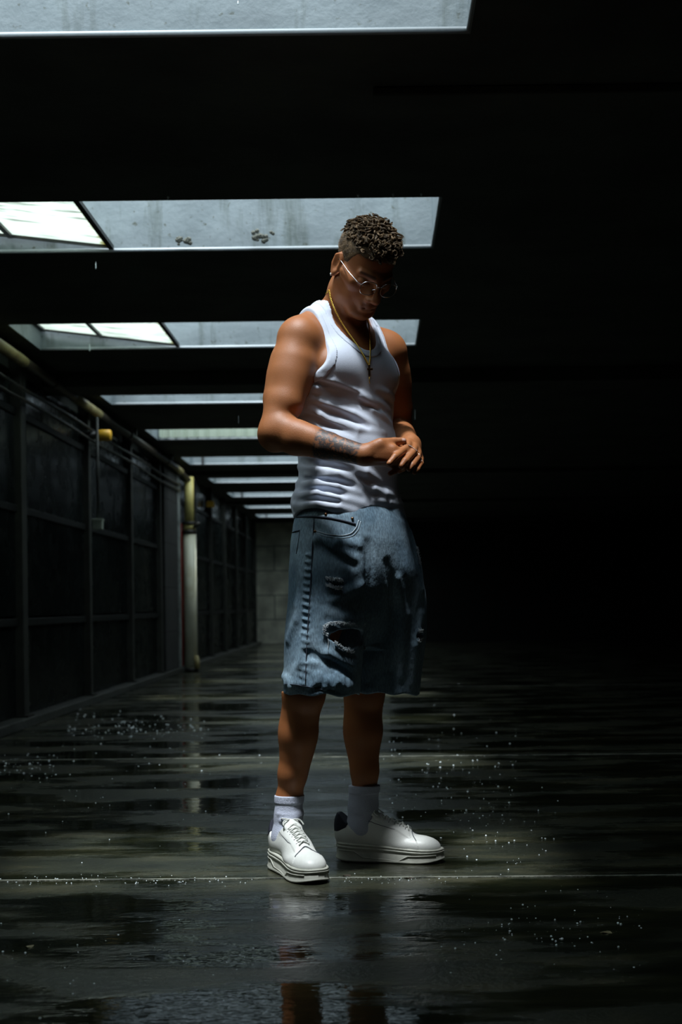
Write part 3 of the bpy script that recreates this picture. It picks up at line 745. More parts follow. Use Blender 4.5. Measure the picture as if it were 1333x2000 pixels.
PY = math.radians(47)
hips = sect([(.60, -.05, 3.81, .07, .06), (.66, -.052, 3.805, .115, .100), (.74, -.052, 3.80, .158, .130), (.80, -.052, 3.80, .175, .139), (.87, -.054, 3.80, .180, .140), (.92, -.054, 3.80, .172, .132), (.950, -.054, 3.80, .163, .123), (.98, -.054, 3.80, .155, .112)], PY)
legR = sect([(.455, -.137, 3.735, .100, .105), (.52, -.134, 3.735, .102, .105), (.62, -.126, 3.738, .107, .106), (.72, -.118, 3.742, .104, .108), (.80, -.108, 3.748, .100, .108), (.90, -.10, 3.75, .07, .07)], math.radians(10))
legL = sect([(.440, .020, 3.885, .093, .104), (.52, .028, 3.885, .098, .105), (.62, .040, 3.874, .098, .108), (.72, .038, 3.858, .098, .110), (.80, .022, 3.838, .100, .110), (.90, .00, 3.83, .08, .08)], math.radians(80))
BH = .0030
lo, hi = V3(-.335, 3.42, .045), V3(.22, 4.11, 1.70)
Fb, _ax = body.grid(lo, hi, BH)
_k = (_ax[2] > .478) & (_ax[2] < .96); _z = _ax[2][_k][None, None, :]
_sf = smin(smin(hips[0](_ax[0][:, None, None], _ax[1][None, :, None], _z), legR[0](_ax[0][:, None, None], _ax[1][None, :, None], _z), .02), legL[0](_ax[0][:, None, None], _ax[1][None, :, None], _z), .02)
Fb[:, :, _k] = smax(Fb[:, :, _k], _sf+.016*np.clip((_z-.46)/.03, .3, 1)*1.0-.0, .01)
bv, bq = poly(Fb, lo, BH, 1, .35)
def seg_mask(V, a, b, soft=.006):
    d = b-a; t = ((V-a)@d)/(d@d); r = np.linalg.norm(V-(a+np.clip(t, 0, 1)[:, None]*d), axis=1); L = np.linalg.norm(d)
    return np.clip(np.minimum(t, 1-t)*L/soft+.5, 0, 1)*(r < .06)
fa = (wR-eR); tat = seg_mask(bv, eR+fa*.50, eR+fa*.975)
nail = np.zeros(len(bv))
for c_, r_ in nails: nail = np.maximum(nail, np.clip((r_-np.linalg.norm(bv-c_, axis=1))/.0015, 0, 1))
loc = (bv-HO)@Rh.T; dk = np.zeros(len(bv))
for s in (1, -1):
    a, b = np.array([s*.013, .092, .0165]), np.array([s*.050, .074, .0215]); d = b-a
    t = np.clip(((loc-a)@d)/(d@d), 0, 1); r = np.linalg.norm(loc-(a+t[:, None]*d), axis=1); dk = np.maximum(dk, np.clip((.0055-r)/.003, 0, 1)*.8)
    r = np.linalg.norm((loc-np.array([s*.032, .083, -.0105]))/np.array([.016, .012, .0030]), axis=1); dk = np.maximum(dk, np.clip((1.2-r)*2, 0, 1)*.8)
r = np.linalg.norm((loc-np.array([0, .088, -.070]))/np.array([.025, .014, .011]), axis=1); dk = np.maximum(dk, np.clip((1.15-r)*3, 0, 1)*.30)
r = np.linalg.norm((loc-np.array([0, .092, -.0575]))/np.array([.024, .014, .0055]), axis=1); dk = np.maximum(dk, np.clip((1.15-r)*2, 0, 1)*.45)   # thin moustache
man = empty('person', (-.06, 3.83, 0))
tag(man, 'man in white tank top and ripped denim shorts standing with bowed head and clasped hands', 'person')
o = mesh_np('body', bv, [bq], M['skin'], None, True, {'tattoo': tat, 'nail': nail, 'dark': dk}); keep_world(o, man)

# ------------------------------------------------------------------ tank top
shirt = torso.copy()
shirt.u(ell(T_(0, .048, 1.095), (.118, .088, .12), Rt), .04)            # cloth hangs off the chest over the belly
shirt.u(ell(T_(.02, -.01, .975), (.144, .112, .055), Rt), .03)
off = .0055
def ridge(pts, r, depth, k=.012, mode='u', base=None):
    h = hits(base or shirt_b, pts)
    if len(h) > 1:
        q = [p+(p-CAMP)/np.linalg.norm(p-CAMP)*depth for p in h]
        nrm_ = lambda v: v/np.linalg.norm(v)
        sg = 1.1*r if mode == 'u' else -1.25*r
        q[0] = q[0]+nrm_(q[0]-CAMP)*sg; q[-1] = q[-1]+nrm_(q[-1]-CAMP)*sg
        if len(q) == 2: q = [q[0], (h[0]+h[1])/2, q[1]]
        (fold if mode == 'u' else groove).append((chain(q, [r*.7]+[r]*(len(q)-2)+[r*.7], .002), k))
class Off:
    def __init__(s, f, o): s.f = f; s.o = o
    def at(s, x, y, z): return s.f.at(x, y, z)-s.o
shirt_b = Off(shirt, off); fold = []; groove = []
for pts, r in ([[(592, 797), (625, 812), (660, 832), (694, 850)], .009], [[(590, 820), (620, 836), (660, 856), (690, 866)], .010],
               [[(600, 778), (640, 790), (690, 808), (735, 832)], .007], [[(640, 752), (690, 768), (735, 785), (758, 800)], .008],
               [[(618, 735), (650, 745), (690, 765)], .006], [[(700, 770), (730, 800), (752, 820)], .006], [[(728, 790), (748, 812), (764, 830)], .005],
               [[(596, 760), (620, 758), (650, 762)], .006], [[(735, 760), (755, 768), (768, 780)], .005], [[(640, 815), (700, 838), (750, 846)], .005],
               [[(586, 912), (620, 917), (660, 925), (700, 940)], .008], [[(583, 945), (620, 943), (660, 950), (700, 962)], .009],
               [[(580, 966), (620, 963), (660, 972), (705, 984)], .008], [[(577, 988), (620, 984), (660, 990), (690, 998)], .008],
               [[(680, 912), (715, 922), (740, 940)], .009], [[(690, 945), (730, 955), (760, 965)], .008], [[(740, 962), (765, 968), (790, 968)], .010],
               [[(600, 930), (640, 931), (680, 940)], .005], [[(730, 975), (760, 982), (785, 984)], .006]):
    ridge(pts, r, r*.15, .014)
for pts, r in ([[(596, 806), (640, 826), (690, 846)], .005], [[(610, 788), (660, 806), (720, 832)], .005], [[(630, 760), (690, 778), (740, 800)], .005],
               [[(590, 935), (640, 937), (690, 948)], .0045], [[(586, 956), (640, 957), (675, 966)], .005], [[(582, 978), (620, 974), (660, 980)], .004],
               [[(600, 742), (650, 752), (700, 770)], .004], [[(588, 902), (640, 908), (690, 918)], .006]):
    ridge(pts, r, 0, .010, 'd')
for z_, s0 in ((1.07, .9), (1.04, 1.2), (1.01, .8), (.985, 1.1)):       # bunching at the small of the back
    pts = [T_(.115*math.cos(a)*1.13, .112*math.sin(a)*.97, z_+.006*math.sin(3*a)) for a in np.linspace(math.pi*.9, math.pi*1.75, 9)]
    fold.append((chain(pts, [.005*s0]*9, .002), .014))
def scoop(x, y, z):
    """negative where the neck opening is cut away"""
    zc = np.clip(z, 1.30, 1.55); cx = np.interp(zc, [r[0] for r in TORSO], [r[1] for r in TORSO]); cy = np.interp(zc, [r[0] for r in TORSO], [r[2] for r in TORSO])
    r = -math.cos(YAW)*(x-cx)-math.sin(YAW)*(y-cy); f = math.sin(YAW)*(x-cx)-math.cos(YAW)*(y-cy)
    zb = 1.438-.070*np.clip((f+.02)/.06, 0, 1)              # bottom of the scoop: deep in front, high at the back
    hw = .082+.0*z
    k0 = np.sqrt((r/.078)**2+((z-zb-.10)/.10)**2)
    d = (k0-1)*.078
    return np.where(z > zb+.10, np.abs(r)-.078, d)
def armhole(x, y, z):
    zc = np.clip(z, 1.15, 1.42); cx = np.interp(zc, [r[0] for r in TORSO], [r[1] for r in TORSO]); cy = np.interp(zc, [r[0] for r in TORSO], [r[2] for r in TORSO])
    r = np.abs(-math.cos(YAW)*(x-cx)-math.sin(YAW)*(y-cy))
    k0 = np.sqrt(((r-.205)/.090)**2+((z-1.400)/.130)**2)
    d = (k0-1)*.085
    return np.where(z > 1.400, np.minimum(.115-r, .12), d)
hem_z = lambda x, y: .945+.010*np.sin(x*40+1)+.004*np.sin(y*60)
def tank(lo, hi, h, extra=0.0, band=False):
    F, ax = shirt.grid(lo, hi, h); F -= off
    fo = Field([((p[0], p[1], p[2]), k, 'u') for p, k in fold])
    for p, k in fold:
        i0 = [max(0, int((p[1][i]-k-3*h-lo[i])/h)) for i in range(3)]; i1 = [min(F.shape[i], int((p[2][i]+k+3*h-lo[i])/h)+2) for i in range(3)]
        sl = tuple(slice(i0[i], i1[i]) for i in range(3))
        e = p[0](ax[0][sl[0]][:, None, None], ax[1][sl[1]][None, :, None], ax[2][sl[2]][None, None, :]); F[sl] = smin(F[sl], e, k)
    for p, k in groove:
        i0 = [max(0, int((p[1][i]-k-3*h-lo[i])/h)) for i in range(3)]; i1 = [min(F.shape[i], int((p[2][i]+k+3*h-lo[i])/h)+2) for i in range(3)]
        sl = tuple(slice(i0[i], i1[i]) for i in range(3))
        e = p[0](ax[0][sl[0]][:, None, None], ax[1][sl[1]][None, :, None], ax[2][sl[2]][None, None, :]); F[sl] = smax(F[sl], -e*.8, k)
    X, Y, Z = ax[0][:, None, None], ax[1][None, :, None], ax[2][None, None, :]
    T0, _ = torso.grid(lo, hi, h); F = np.minimum(F, T0-.0030)
    sc = scoop(X, Y, Z); ah = armhole(X, Y, Z)
    cut = np.minimum(sc, ah)
    G = np.maximum(F, -cut); G = np.maximum(G, hem_z(X, Y)-Z)
    Bn = np.maximum(np.maximum(F-.0024, -cut-.0006), cut-.015); Bn = np.maximum(Bn, 1.05-Z)
    return G, Bn
lo, hi = V3(-.30, 3.58, .92), V3(.17, 4.02, 1.53); h = .0028
G, Bn = tank(lo, hi, h)
v, q = poly(G, lo, h, 2, .5); top = mesh_np('tank_top', v, [q], M['knit']); keep_world(top, man)
v, q = poly(Bn, lo, h, 3, .5); o = mesh_np('neck_and_arm_binding', v, [q], M['knit']); o.parent = top

# ------------------------------------------------------------------ denim shorts
sh = Field().u(hips, 0).u(legR, .05).u(legL, .04)
fold = []; groove = []
for pts, r in ([[(620, 1056), (650, 1072), (690, 1092)], .005], [[(622, 1048), (660, 1058), (700, 1064)], .004],
               [[(566, 1250), (580, 1210), (597, 1150)], .006], [[(572, 1330), (590, 1295), (600, 1240)], .007], [[(556, 1322), (575, 1338), (600, 1340)], .006],
               [[(640, 1195), (670, 1207), (705, 1214)], .006], [[(650, 1172), (680, 1156), (712, 1140)], .004], [[(600, 1310), (640, 1330), (680, 1340)], .005],
               [[(612, 1292), (640, 1278), (690, 1300)], .005], [[(585, 1090), (590, 1130), (583, 1180)], .004],
               [[(800, 1040), (815, 1090), (822, 1150)], .006], [[(822, 1200), (812, 1260), (806, 1330)], .006], [[(775, 1130), (790, 1200), (780, 1320)], .006]):
    ridge(pts, r, r*.5, .022, base=sh)
for pts, r in ([[(625, 1066), (655, 1084), (690, 1104)], .0035], [[(722, 1060), (720, 1150), (718, 1250), (715, 1330)], .008],
               [[(600, 1276), (640, 1292), (690, 1320)], .004], [[(760, 1100), (770, 1200), (765, 1310)], .006]):
    ridge(pts, r, 0, .018, 'd', base=sh)
for i in range(19):                                   # puckers along the side seam
    y_ = 1085+i*14; p = hit(sh, 606-(y_-1085)*.035, y_)
    if p is not None: fold.append((chain([p+V3(-.012, .004, .003), p+V3(.0, .0, 0), p+V3(.004, .001, -.002)], [.002, .0045, .003], .001), .006))
for i in range(12):                                   # crumpled hem
    p = hit(sh, 560+i*11, 1334+6*math.sin(i*1.9))
    if p is not None: fold.append((chain([p+V3(0, .002, .016), p+V3(.005*math.sin(i*5), .001, -.004)], [.004, .006], .001), .010))
for p, k in fold: sh.it.append((p, k, 'u'))
for p, k in groove: sh.it.append(((lambda x, y, z, f=p[0]: f(x, y, z)*.8, p[1], p[2]), k, 'd'))
rip1 = hits(sh, [(640, 1137), (655, 1139), (669, 1141)]); rip2 = hits(sh, [(648, 1243), (668, 1246), (690, 1247), (707, 1245)])
rip3 = hits(sh, [(821, 1243), (826, 1243)]); rip4 = hits(sh, [(820, 1085), (822, 1100)])
lo, hi = V3(-.27, 3.60, .43), V3(.17, 4.03, .96); h = .0028
F, ax = sh.grid(lo, hi, h); X, Y, Z = ax[0][:, None, None], ax[1][None, :, None], ax[2][None, None, :]
F = np.minimum(F, smin(smin(hips[0](X, Y, Z), legR[0](X, Y, Z), .02), legL[0](X, Y, Z), .012)+.0045)
inner = smin(smin(hips[0](X, Y, Z), legR[0](X, Y, Z), .02), legL[0](X, Y, Z), .012)+.010
inner = np.maximum(inner, Z-.86)
core = smin(legR[0](X, Y, Z), legL[0](X, Y, Z), .012)+.010; core = np.maximum(core, Z-.80)
F = np.maximum(F, -core); hemz = .474+.012*(X+.10)*-4*(X > -.1)-.05*np.clip(X+.13, 0, .1)+.003*np.sin(X*90)+.002*np.sin(Y*70)
F = np.maximum(F, hemz-Z); F = np.maximum(F, Z-.968)
def carve(F, pts, rs, sq=1.0):
    e = chain(pts, rs, .002)[0](X, Y, Z); return np.maximum(F, -e)
if len(rip1) > 1: F = carve(F, rip1, [.005, .0075, .006])
if len(rip2) > 1: F = carve(F, rip2, [.010, .022, .026, .020])
if len(rip3) > 1: F = carve(F, rip3, [.010, .010])
v, q = poly(F, lo, h, 1, .4); shorts = mesh_np('denim_shorts', v, [q], M['denim']); keep_world(shorts, man)
def smoothp(p, it=3):
    p = np.array(p)
    for _ in range(it): p[1:-1] = (p[:-2]+2*p[1:-1]+p[2:])/4
    return p
def on_shorts(pts, r, m_, name, n=5, push=0.0, dense=6):
    pp_ = []
    for a, b in zip(pts[:-1], pts[1:]): pp_ += [(a[0]+(b[0]-a[0])*t/dense, a[1]+(b[1]-a[1])*t/dense) for t in range(dense)]
    pp_.append(pts[-1]); hh = hits(sh, pp_, push=push)
    hh = list(smoothp(hh, 4)) if len(hh) > 6 else hh
    o = MB().tube(hh, r, n).build(name, m_, smooth=True); keep_world(o, man); o.parent = shorts; o.matrix_parent_inverse = Matrix.Identity(4); return o
def fix(o): o.matrix_parent_inverse = Matrix.Identity(4)
on_shorts([(614, 1012), (611, 1060), (608, 1130), (603, 1200), (599, 1270), (597, 1335)], .0016, M['dstitch'], 'side_seam')
on_shorts([(617, 1037), (640, 1044), (668, 1047), (687, 1042), (697, 1030), (701, 1016)], .0016, M['lstitch'], 'pocket_edge')
on_shorts([(617, 1041), (640, 1049), (668, 1052), (690, 1047), (701, 1034), (705, 1018)], .0010, M['lstitch'], 'pocket_stitching')
on_shorts([(572, 1040), (577, 1038), (586, 1036)], .0022, M['dstitch'], 'back_pocket_edge'); on_shorts([(586, 1036), (583, 1060), (579, 1082)], .0012, M['dstitch'], 'back_pocket_seam')
on_shorts([(556, 1336), (575, 1337), (600, 1341), (625, 1346), (655, 1350)], .0010, M['dstitch'], 'hem_stitching')
on_shorts([(580, 1010), (610, 1009), (640, 1011), (670, 1017), (695, 1024)], .0030, M['dstitch'], 'waistband_edge')
for p in ((616, 1038), (637, 1004.5), (689, 1013)):
    hh = hit(sh, *p)
    if hh is not None:
        o = MB().tube([hh+V3(-.001, .001, 0), hh+V3(.001, -.003, .0005)], [.0040, .0030], 10).build('rivet', M['dgold'], smooth=True); o.parent = man; keep_world(o, man); o.parent = shorts; fix(o)
def fray(pts, n, length, name, up=1):
    mb = MB(); R_ = random.Random(len(name)*3+n)
    hh = hits(sh, pts)
    if len(hh) < 2: return
    for i in range(n):
        t = R_.random()*(len(hh)-1); j = min(int(t), len(hh)-2); p = lerp(hh[j], hh[j+1], t-j)+V3(R_.uniform(-.001, .001), -.0035, R_.uniform(-.003, .003))
        q_ = p+V3(R_.uniform(-.005, .005), R_.uniform(-.004, .001), R_.uniform(-.3, 1)*length*up); mid = lerp(p, q_, .5)+V3(R_.uniform(-.003, .003), -.002, 0)
        mb.tube([p, mid, q_], .0006, 3, False)
    mb.tube([p_+V3(0, -.003, 0) for p_ in hh], .0019, 6)
    o = mb.build(name, M['fray'], smooth=True); o.parent = shorts
fray([(637, 1127), (650, 1130), (662, 1130), (670, 1133)], 170, .007, 'frayed_edge', -1); fray([(637, 1143), (648, 1146), (660, 1150), (669, 1149)], 170, .007, 'frayed_edge')
fray([(634, 1222), (645, 1216), (665, 1215), (690, 1218), (714, 1219)], 320, .008, 'frayed_edge', -1); fray([(655, 1256), (670, 1268), (690, 1274), (713, 1268)], 240, .008, 'frayed_edge')
fray([(634, 1224), (634, 1235), (641, 1243)], 60, .006, 'frayed_edge')
fray([(820, 1233), (826, 1234)], 60, .008, 'frayed_edge'); fray([(819, 1252), (826, 1250)], 60, .008, 'frayed_edge'); fray([(815, 1068), (818, 1085), (822, 1103)], 70, .005, 'frayed_edge')
pth = hits(sh, [(640, 1240), (642, 1252), (641, 1264), (642, 1276)], push=-.004)
if len(pth) > 1: o = MB().tube(pth, .0007, 4).build('loose_thread', M['fray'], smooth=True); o.parent = shorts

# ------------------------------------------------------------------ socks and sneakers
for an, hz_, base in ((aR, .198, shoeR), (aL, .205, shoeL)):
    s_ = Field(); fd = V3(math.sin(base[1]), -math.cos(base[1]), 0)
    zt = hz_; kk = kR if an is aR else kL
    tp = lerp(an, kk, (zt-an[2])/(kk[2]-an[2])); ft = base[0]+fd*.072+V3(0, 0, .085)
    s_.u(chain([tp+V3(0, 0, .01), lerp(tp, ft, .5), ft], ([.0385, .0360, .038] if an is aR else [.0420, .0405, .040]), .01), 0)
    s_.u(cone(ft, ft+fd*.06+V3(0, 0, -.01), .036, .026), .02)
    for i, (zz_, dr) in enumerate(((.155, .004), (.140, .005), (.128, .0035))):
        c0 = np.array([np.interp(zz_, [ft[2], tp[2]], [ft[0], tp[0]]), np.interp(zz_, [ft[2], tp[2]], [ft[1], tp[1]]), zz_])
        pts = [c0+.0345*V3(math.cos(a), math.sin(a), .22*math.sin(a*1+i)+.05) for a in np.linspace(-2.6+.3*i, .2, 9)]
        s_.u(chain(pts, [.001]+[dr*1.6]*7+[.001], .001), .005)
    s_.it.append(((lambda x, y, z, zt=zt: zt-z+0*x+0*y, V3(-1, 3, 0), V3(1, 5, .4)), .001, 'x'))
    s_.it.pop()
    lo = np.minimum(tp, ft)-V3(.06, .075, .0); lo[2] = .06; hi = np.maximum(tp, ft)+V3(.09, .075, 0); hi[2] = zt+.01
    G, ax = s_.grid(lo, hi, .0022); Zg = ax[2][None, None, :]; Xg = ax[0][:, None, None]; Yg = ax[1][None, :, None]
    ang = np.arctan2(Yg-tp[1], Xg-tp[0])
    G = G-np.where(Zg > zt-.020, .0022+.0005*np.sin(ang*60), .0)
    G = np.maximum(G, Zg-zt)
    v, q = poly(G, lo, .0022, 1, .4); v, q = biggest(v, q); o = mesh_np('sock', v, [q], M['sock']); keep_world(o, man)

def outline(n=72):
    """sole outline, heel at y=0, toe at y=.302 (x, y)"""
    yy = [0, .006, .02, .05, .09, .14, .18, .215, .245, .270, .288, .298, .302]
    wl = [0, .020, .034, .0415, .0415, .041, .0455, .050, .0495, .043, .031, .017, 0]
    pts = []
    ts = np.linspace(0, 1, n//2+1); ys = .302*(.5-.5*np.cos(math.pi*ts))
    for y in ys: pts.append((np.interp(y, yy, wl), y))
    for y in ys[1:-1][::-1]: pts.append((-np.interp(y, yy, wl), y))
    return pts
def sneaker(base, side, an):
    hp0, ph = base; root = empty('sneaker', tuple(hp0)); root.rotation_euler = (0, 0, ph+math.pi)
    # local: +y toe direction, x across; toe direction in world = (sin ph, -cos ph)
    bend = lambda y: side*.006*math.sin(min(max((y-.08)/.22, 0), 1)*math.pi*.5)
    OL = [(x+bend(y), y) for x, y in outline()]; n = len(OL); ctr = (0, .15)
    lowk = lambda y: 1-.27*min(max((y-.10)/.19, 0), 1)
    def ringp(off, z):
        R_ = []
        for i, (x, y) in enumerate(OL):
            a = OL[i-1]; b = OL[(i+1) % n]; tx, ty = b[0]-a[0], b[1]-a[1]; L_ = math.hypot(tx, ty)+1e-9; nx, ny = ty/L_, -tx/L_
            if (nx*(x-ctr[0])+ny*(y-ctr[1])) < 0: nx, ny = -nx, -ny
            toe = max(0, (y-.23)/.07)**2*.010; heel = .006*max(0, (.03-y)/.03)
            zz_ = z+toe*max(0, 1-z/.05)+heel*max(0, 1-z/.03)
            zz_ = (zz_ + (.004*max(0, (.10-y)/.10) if z > .03 else 0)); zz_ = toe+(zz_-toe)*lowk(y) if z > 0.001 else zz_
            R_.append((x+nx*off, y+ny*off, zz_))
        return R_
    prof = [(-.012, 0), (-.004, .0005), (.0015, .003), (.0025, .0055), (.0015, .008), (0, .012), (-.0010, .030), (-.0030, .0325), (-.0030, .034), (.0005, .0350),
            (.0012, .0385), (.0003, .0405), (-.0032, .0415), (-.0032, .0425), (-.0004, .0435), (.0004, .0465), (-.003, .0495), (-.012, .050)]
    V = []; 
    for o_, z_ in prof: V += ringp(o_, z_)
    m = len(prof); F = [(j*n+i, j*n+(i+1) % n, (j+1)*n+(i+1) % n, (j+1)*n+i) for j in range(m-1) for i in range(n)]
    F += [tuple(range(n))[::-1], tuple((m-1)*n+i for i in range(n))]
    sole = MB(); sole.add(V, F)
    for sd in (1, -1):
        pl = [(.012, .032), (.060, .031), (.085, .014), (.185, .0085), (.212, .026), (.262, .029), (.290, .030)]
        pts = []
        for (ya, za), (yb, zb_) in zip(pl[:-1], pl[1:]):
            for t in np.linspace(0, 1, 8, endpoint=False):
                y = ya+(yb-ya)*t; z = za+(zb_-za)*t
                w_ = np.interp(y, [q_[1] for q_ in OL[:n//2+1]], [abs(q_[0]-bend(q_[1])) for q_ in OL[:n//2+1]])
                toe = max(0, (y-.23)/.07)**2*.010
                pts.append((sd*(w_-.0002)+bend(y), y, (z+toe*max(0, 1-z/.05))*lowk(y)))
        sole.tube(pts, .0016, 6)
    o = sole.build('sole', M['rubber'], root, smooth=True)
    # upper
    zc0 = .046
    collar = lambda y: np.interp(y, [-.01, .012, .03, .055, .080, .105, .125, .30], [.128, .128, .108, .090, .091, .112, .145, .17])
    up = Field()
    up.u(ell((0, .052, .075), (.0375, .050, .062)), 0)
    up.u(cone((0, .070, .075), (bend(.16), .165, .064), .037, .036), .02)
    up.u(ell((bend(.21), .205, .046), (.0455, .078, .028)), .02)
    up.u(ell((bend(.24), .240, .040), (.0425, .053, .026)), .012)
    up.u(ell((0, .018, .095), (.024, .017, .045)), .02)
    up.u(cone((0, .105, .104), (bend(.19), .190, .068), .027, .024), .02)
    hollow = cone((0, .062, .15), (0, .066, .085), .031, .029)
    up.d(hollow, .006)
    lo = V3(-.06, -.008, .026); hi = V3(.07, .306, .165); h_ = .0018
    G, ax = up.grid(lo, hi, h_); X_, Y_, Z_ = ax[0][:, None, None], ax[1][None, :, None], ax[2][None, None, :]
    cz = collar(Y_); tongue_cut = np.maximum(Z_-cz, -1)
    G = smax(G, tongue_cut, .006); G = np.maximum(G, .044*(1-.27*np.clip((Y_-.10)/.19, 0, 1))-Z_)
    # toe cap step
    cap_y = .214+.9*np.abs(X_-bend(.21))**1.5*3.0
    G = G+np.where(Y_ > cap_y, .0, -.0012)
    # lace stay step
    stay = np.abs(X_-bend(.15))-(.030+.0*Y_)
    G = G-np.where((stay < 0) & (Y_ > .095) & (Y_ < cap_y-.012), .0012, 0)
    v, q = poly(G, lo, h_, 1, .5); o = mesh_np('upper', v, [q], M['leather'], root)
    def drop(x, y, z0=.17, extra=.0):
        z = z0
        for _ in range(80):
            e = float(up.at(x, y, z))-.0014
            if e < .0004: break
            z -= max(e*.6, .0004)
        return (x, y, z+extra)
    bx_ = lambda y: bend(y)
    # heel tab
    ht = Field(); ht.u(ell((0, .020, .098), (.0300, .0245, .042)), 0); ht.u(ell((0, .052, .075), (.0410, .0535, .0655)), .01)
    ht.d(hollow, .004)
    G, ax = ht.grid(V3(-.05, -.012, .06), V3(.05, .075, .15), .0018); X_, Y_, Z_ = ax[0][:, None, None], ax[1][None, :, None], ax[2][None, None, :]
    G = np.maximum(G, (Z_-.003)-collar(Y_)); G = np.maximum(G, (.074+.55*Y_)-Z_); G = np.maximum(G, Y_-.040+.5*(.1-Z_))
    v, q = poly(G, V3(-.05, -.012, .06), .0018, 1, .5); mesh_np('heel_tab', v, [q], M['navy'], root)
    # tongue
    tg = Field().u(chain([(0, .150, .098), (0, .120, .118), (0, .103, .134)], [.012, .012, .010], .004), 0)
    def tgf(x, y, z): return tg.at(x*.50, y, z)
    lo_ = V3(-.04, .085, .09); ax = [lo_[i]+.002*np.arange(n_) for i, n_ in enumerate((41, 42, 34))]
    G = tgf(ax[0][:, None, None], ax[1][None, :, None], ax[2][None, None, :]).astype(np.float32)
    v, q = poly(G, lo_, .002, 1, .5); mesh_np('tongue', v, [q], M['leather'], root)
    # laces
    ys = np.linspace(.108, .198, 7)
    for i, y in enumerate(ys):
        w = .0175-.0035*i/6; R_ = []
        for sgn in (-1, 1):
            y2 = y+.010
            pts = []
            for t in np.linspace(0, 1, 9):
                x = (-w+2*w*t)*sgn; yy_ = y+(y2-y)*t
                x_, y_, z_ = drop(x+bx_(yy_), yy_, extra=.0018+.0028*math.sin(math.pi*t)*(1.0 if sgn > 0 else .55))
                pts.append((x_, y_, z_))
            R_.append(pts)
            MB().tube(pts, .0021, 6).build('lace', M['lace'], root, smooth=True)
        if i < 7:
            pts = [drop(-w*1.0+bx_(y)+2*w*t, y, extra=.0012) for t in np.linspace(0, 1, 7)]
            for sx in (-1, 1):
                p = drop(sx*(w+.0035)+bx_(y), y, extra=.0002)
                MB().tube([(p[0]-.001*sx, p[1], p[2]-.001), (p[0], p[1], p[2]+.0008)], .0024, 8).build('eyelet', M['dstitch'], root, smooth=True)
    p0 = drop(.0, .104, extra=.006)
    for k_, (dx, dy) in enumerate(((.022, -.004), (-.022, -.002), (.026, .014), (-.024, .016))):
        pts = []
        for t in np.linspace(0, 1, 9):
            a = t*math.pi
            pts.append((p0[0]+dx*math.sin(a*.5 if k_ > 1 else a*.9)*(1.1), p0[1]+dy*t*1.6+.004*math.sin(a*2), p0[2]+.006*math.sin(a)-.012*(t if k_ > 1 else t*.4)))
        MB().tube(pts, .0020, 6).build('lace', M['lace'], root, smooth=True)
    # seams
    pts = [drop(x+bx_(.21), .214+.9*abs(x)**1.5*3.0, extra=-.0004) for x in np.linspace(-.036, .036, 25)]
    MB().tube(pts, .0010, 5).build('toe_cap_seam', M['dstitch'], root, smooth=True)
    for sx in (-1, 1):
        pts = [drop(sx*(.0305-.02*max(0, (t-.7)))+bx_(.1+.1*t), .100+.100*t, extra=-.0004) for t in np.linspace(0, 1, 22)]
        MB().tube(pts, .0008, 5).build('side_seam', M['dstitch'], root, smooth=True)
    keep_world(root, man); return root
sneaker(shoeR, 1, aR); sneaker(shoeL, -1, aL)

# ------------------------------------------------------------------ hair
def frame_of(nrm):
    t = np.cross(nrm, V3(.3, .5, .81)); t /= np.linalg.norm(t); return t, np.cross(nrm, t)
HC = V3(0, -.005, .040); HR = V3(.0690, .090, .076)
def scalp(az, el_):
    d = V3(math.cos(el_)*math.sin(az), math.cos(el_)*math.cos(az), math.sin(el_)); p = HC+d*HR; nn = d/HR; return p, nn/np.linalg.norm(nn)
def hairline(p):          # >0 where hair grows
    r, f, u = p
    front = .055+.10*max(0, f-.06) if f > .045 else np.interp(f, [-.2, -.10, -.05, -.015, .02, .035, .045], [-.045, -.045, -.035, -.002, .012, .040, .055])
    return u-front
hv = []; hq = []; nv = 0
def add_strand(pts, rs, ns):
    global nv
    pts = np.array(pts); m = len(pts); T = np.gradient(pts, axis=0); T /= np.linalg.norm(T, axis=1)[:, None]+1e-9
    A = np.cross(T, V3(.21, .35, .91)); A /= np.linalg.norm(A, axis=1)[:, None]+1e-9; B_ = np.cross(T, A)
    an_ = 2*math.pi*np.arange(ns)/ns
    V = pts[:, None]+(A[:, None]*np.cos(an_)[None, :, None]+B_[:, None]*np.sin(an_)[None, :, None])*np.array(rs)[:, None, None]
    hv.append(V.reshape(-1, 3)); i = np.arange(m-1)[:, None]*ns; k = np.arange(ns)[None]; k2 = (k+1) % ns
    hq.append((np.stack([i+k, i+k2, i+ns+k2, i+ns+k], -1).reshape(-1, 4)+nv)); nv += m*ns
cnt = 0; R_ = random.Random(5)
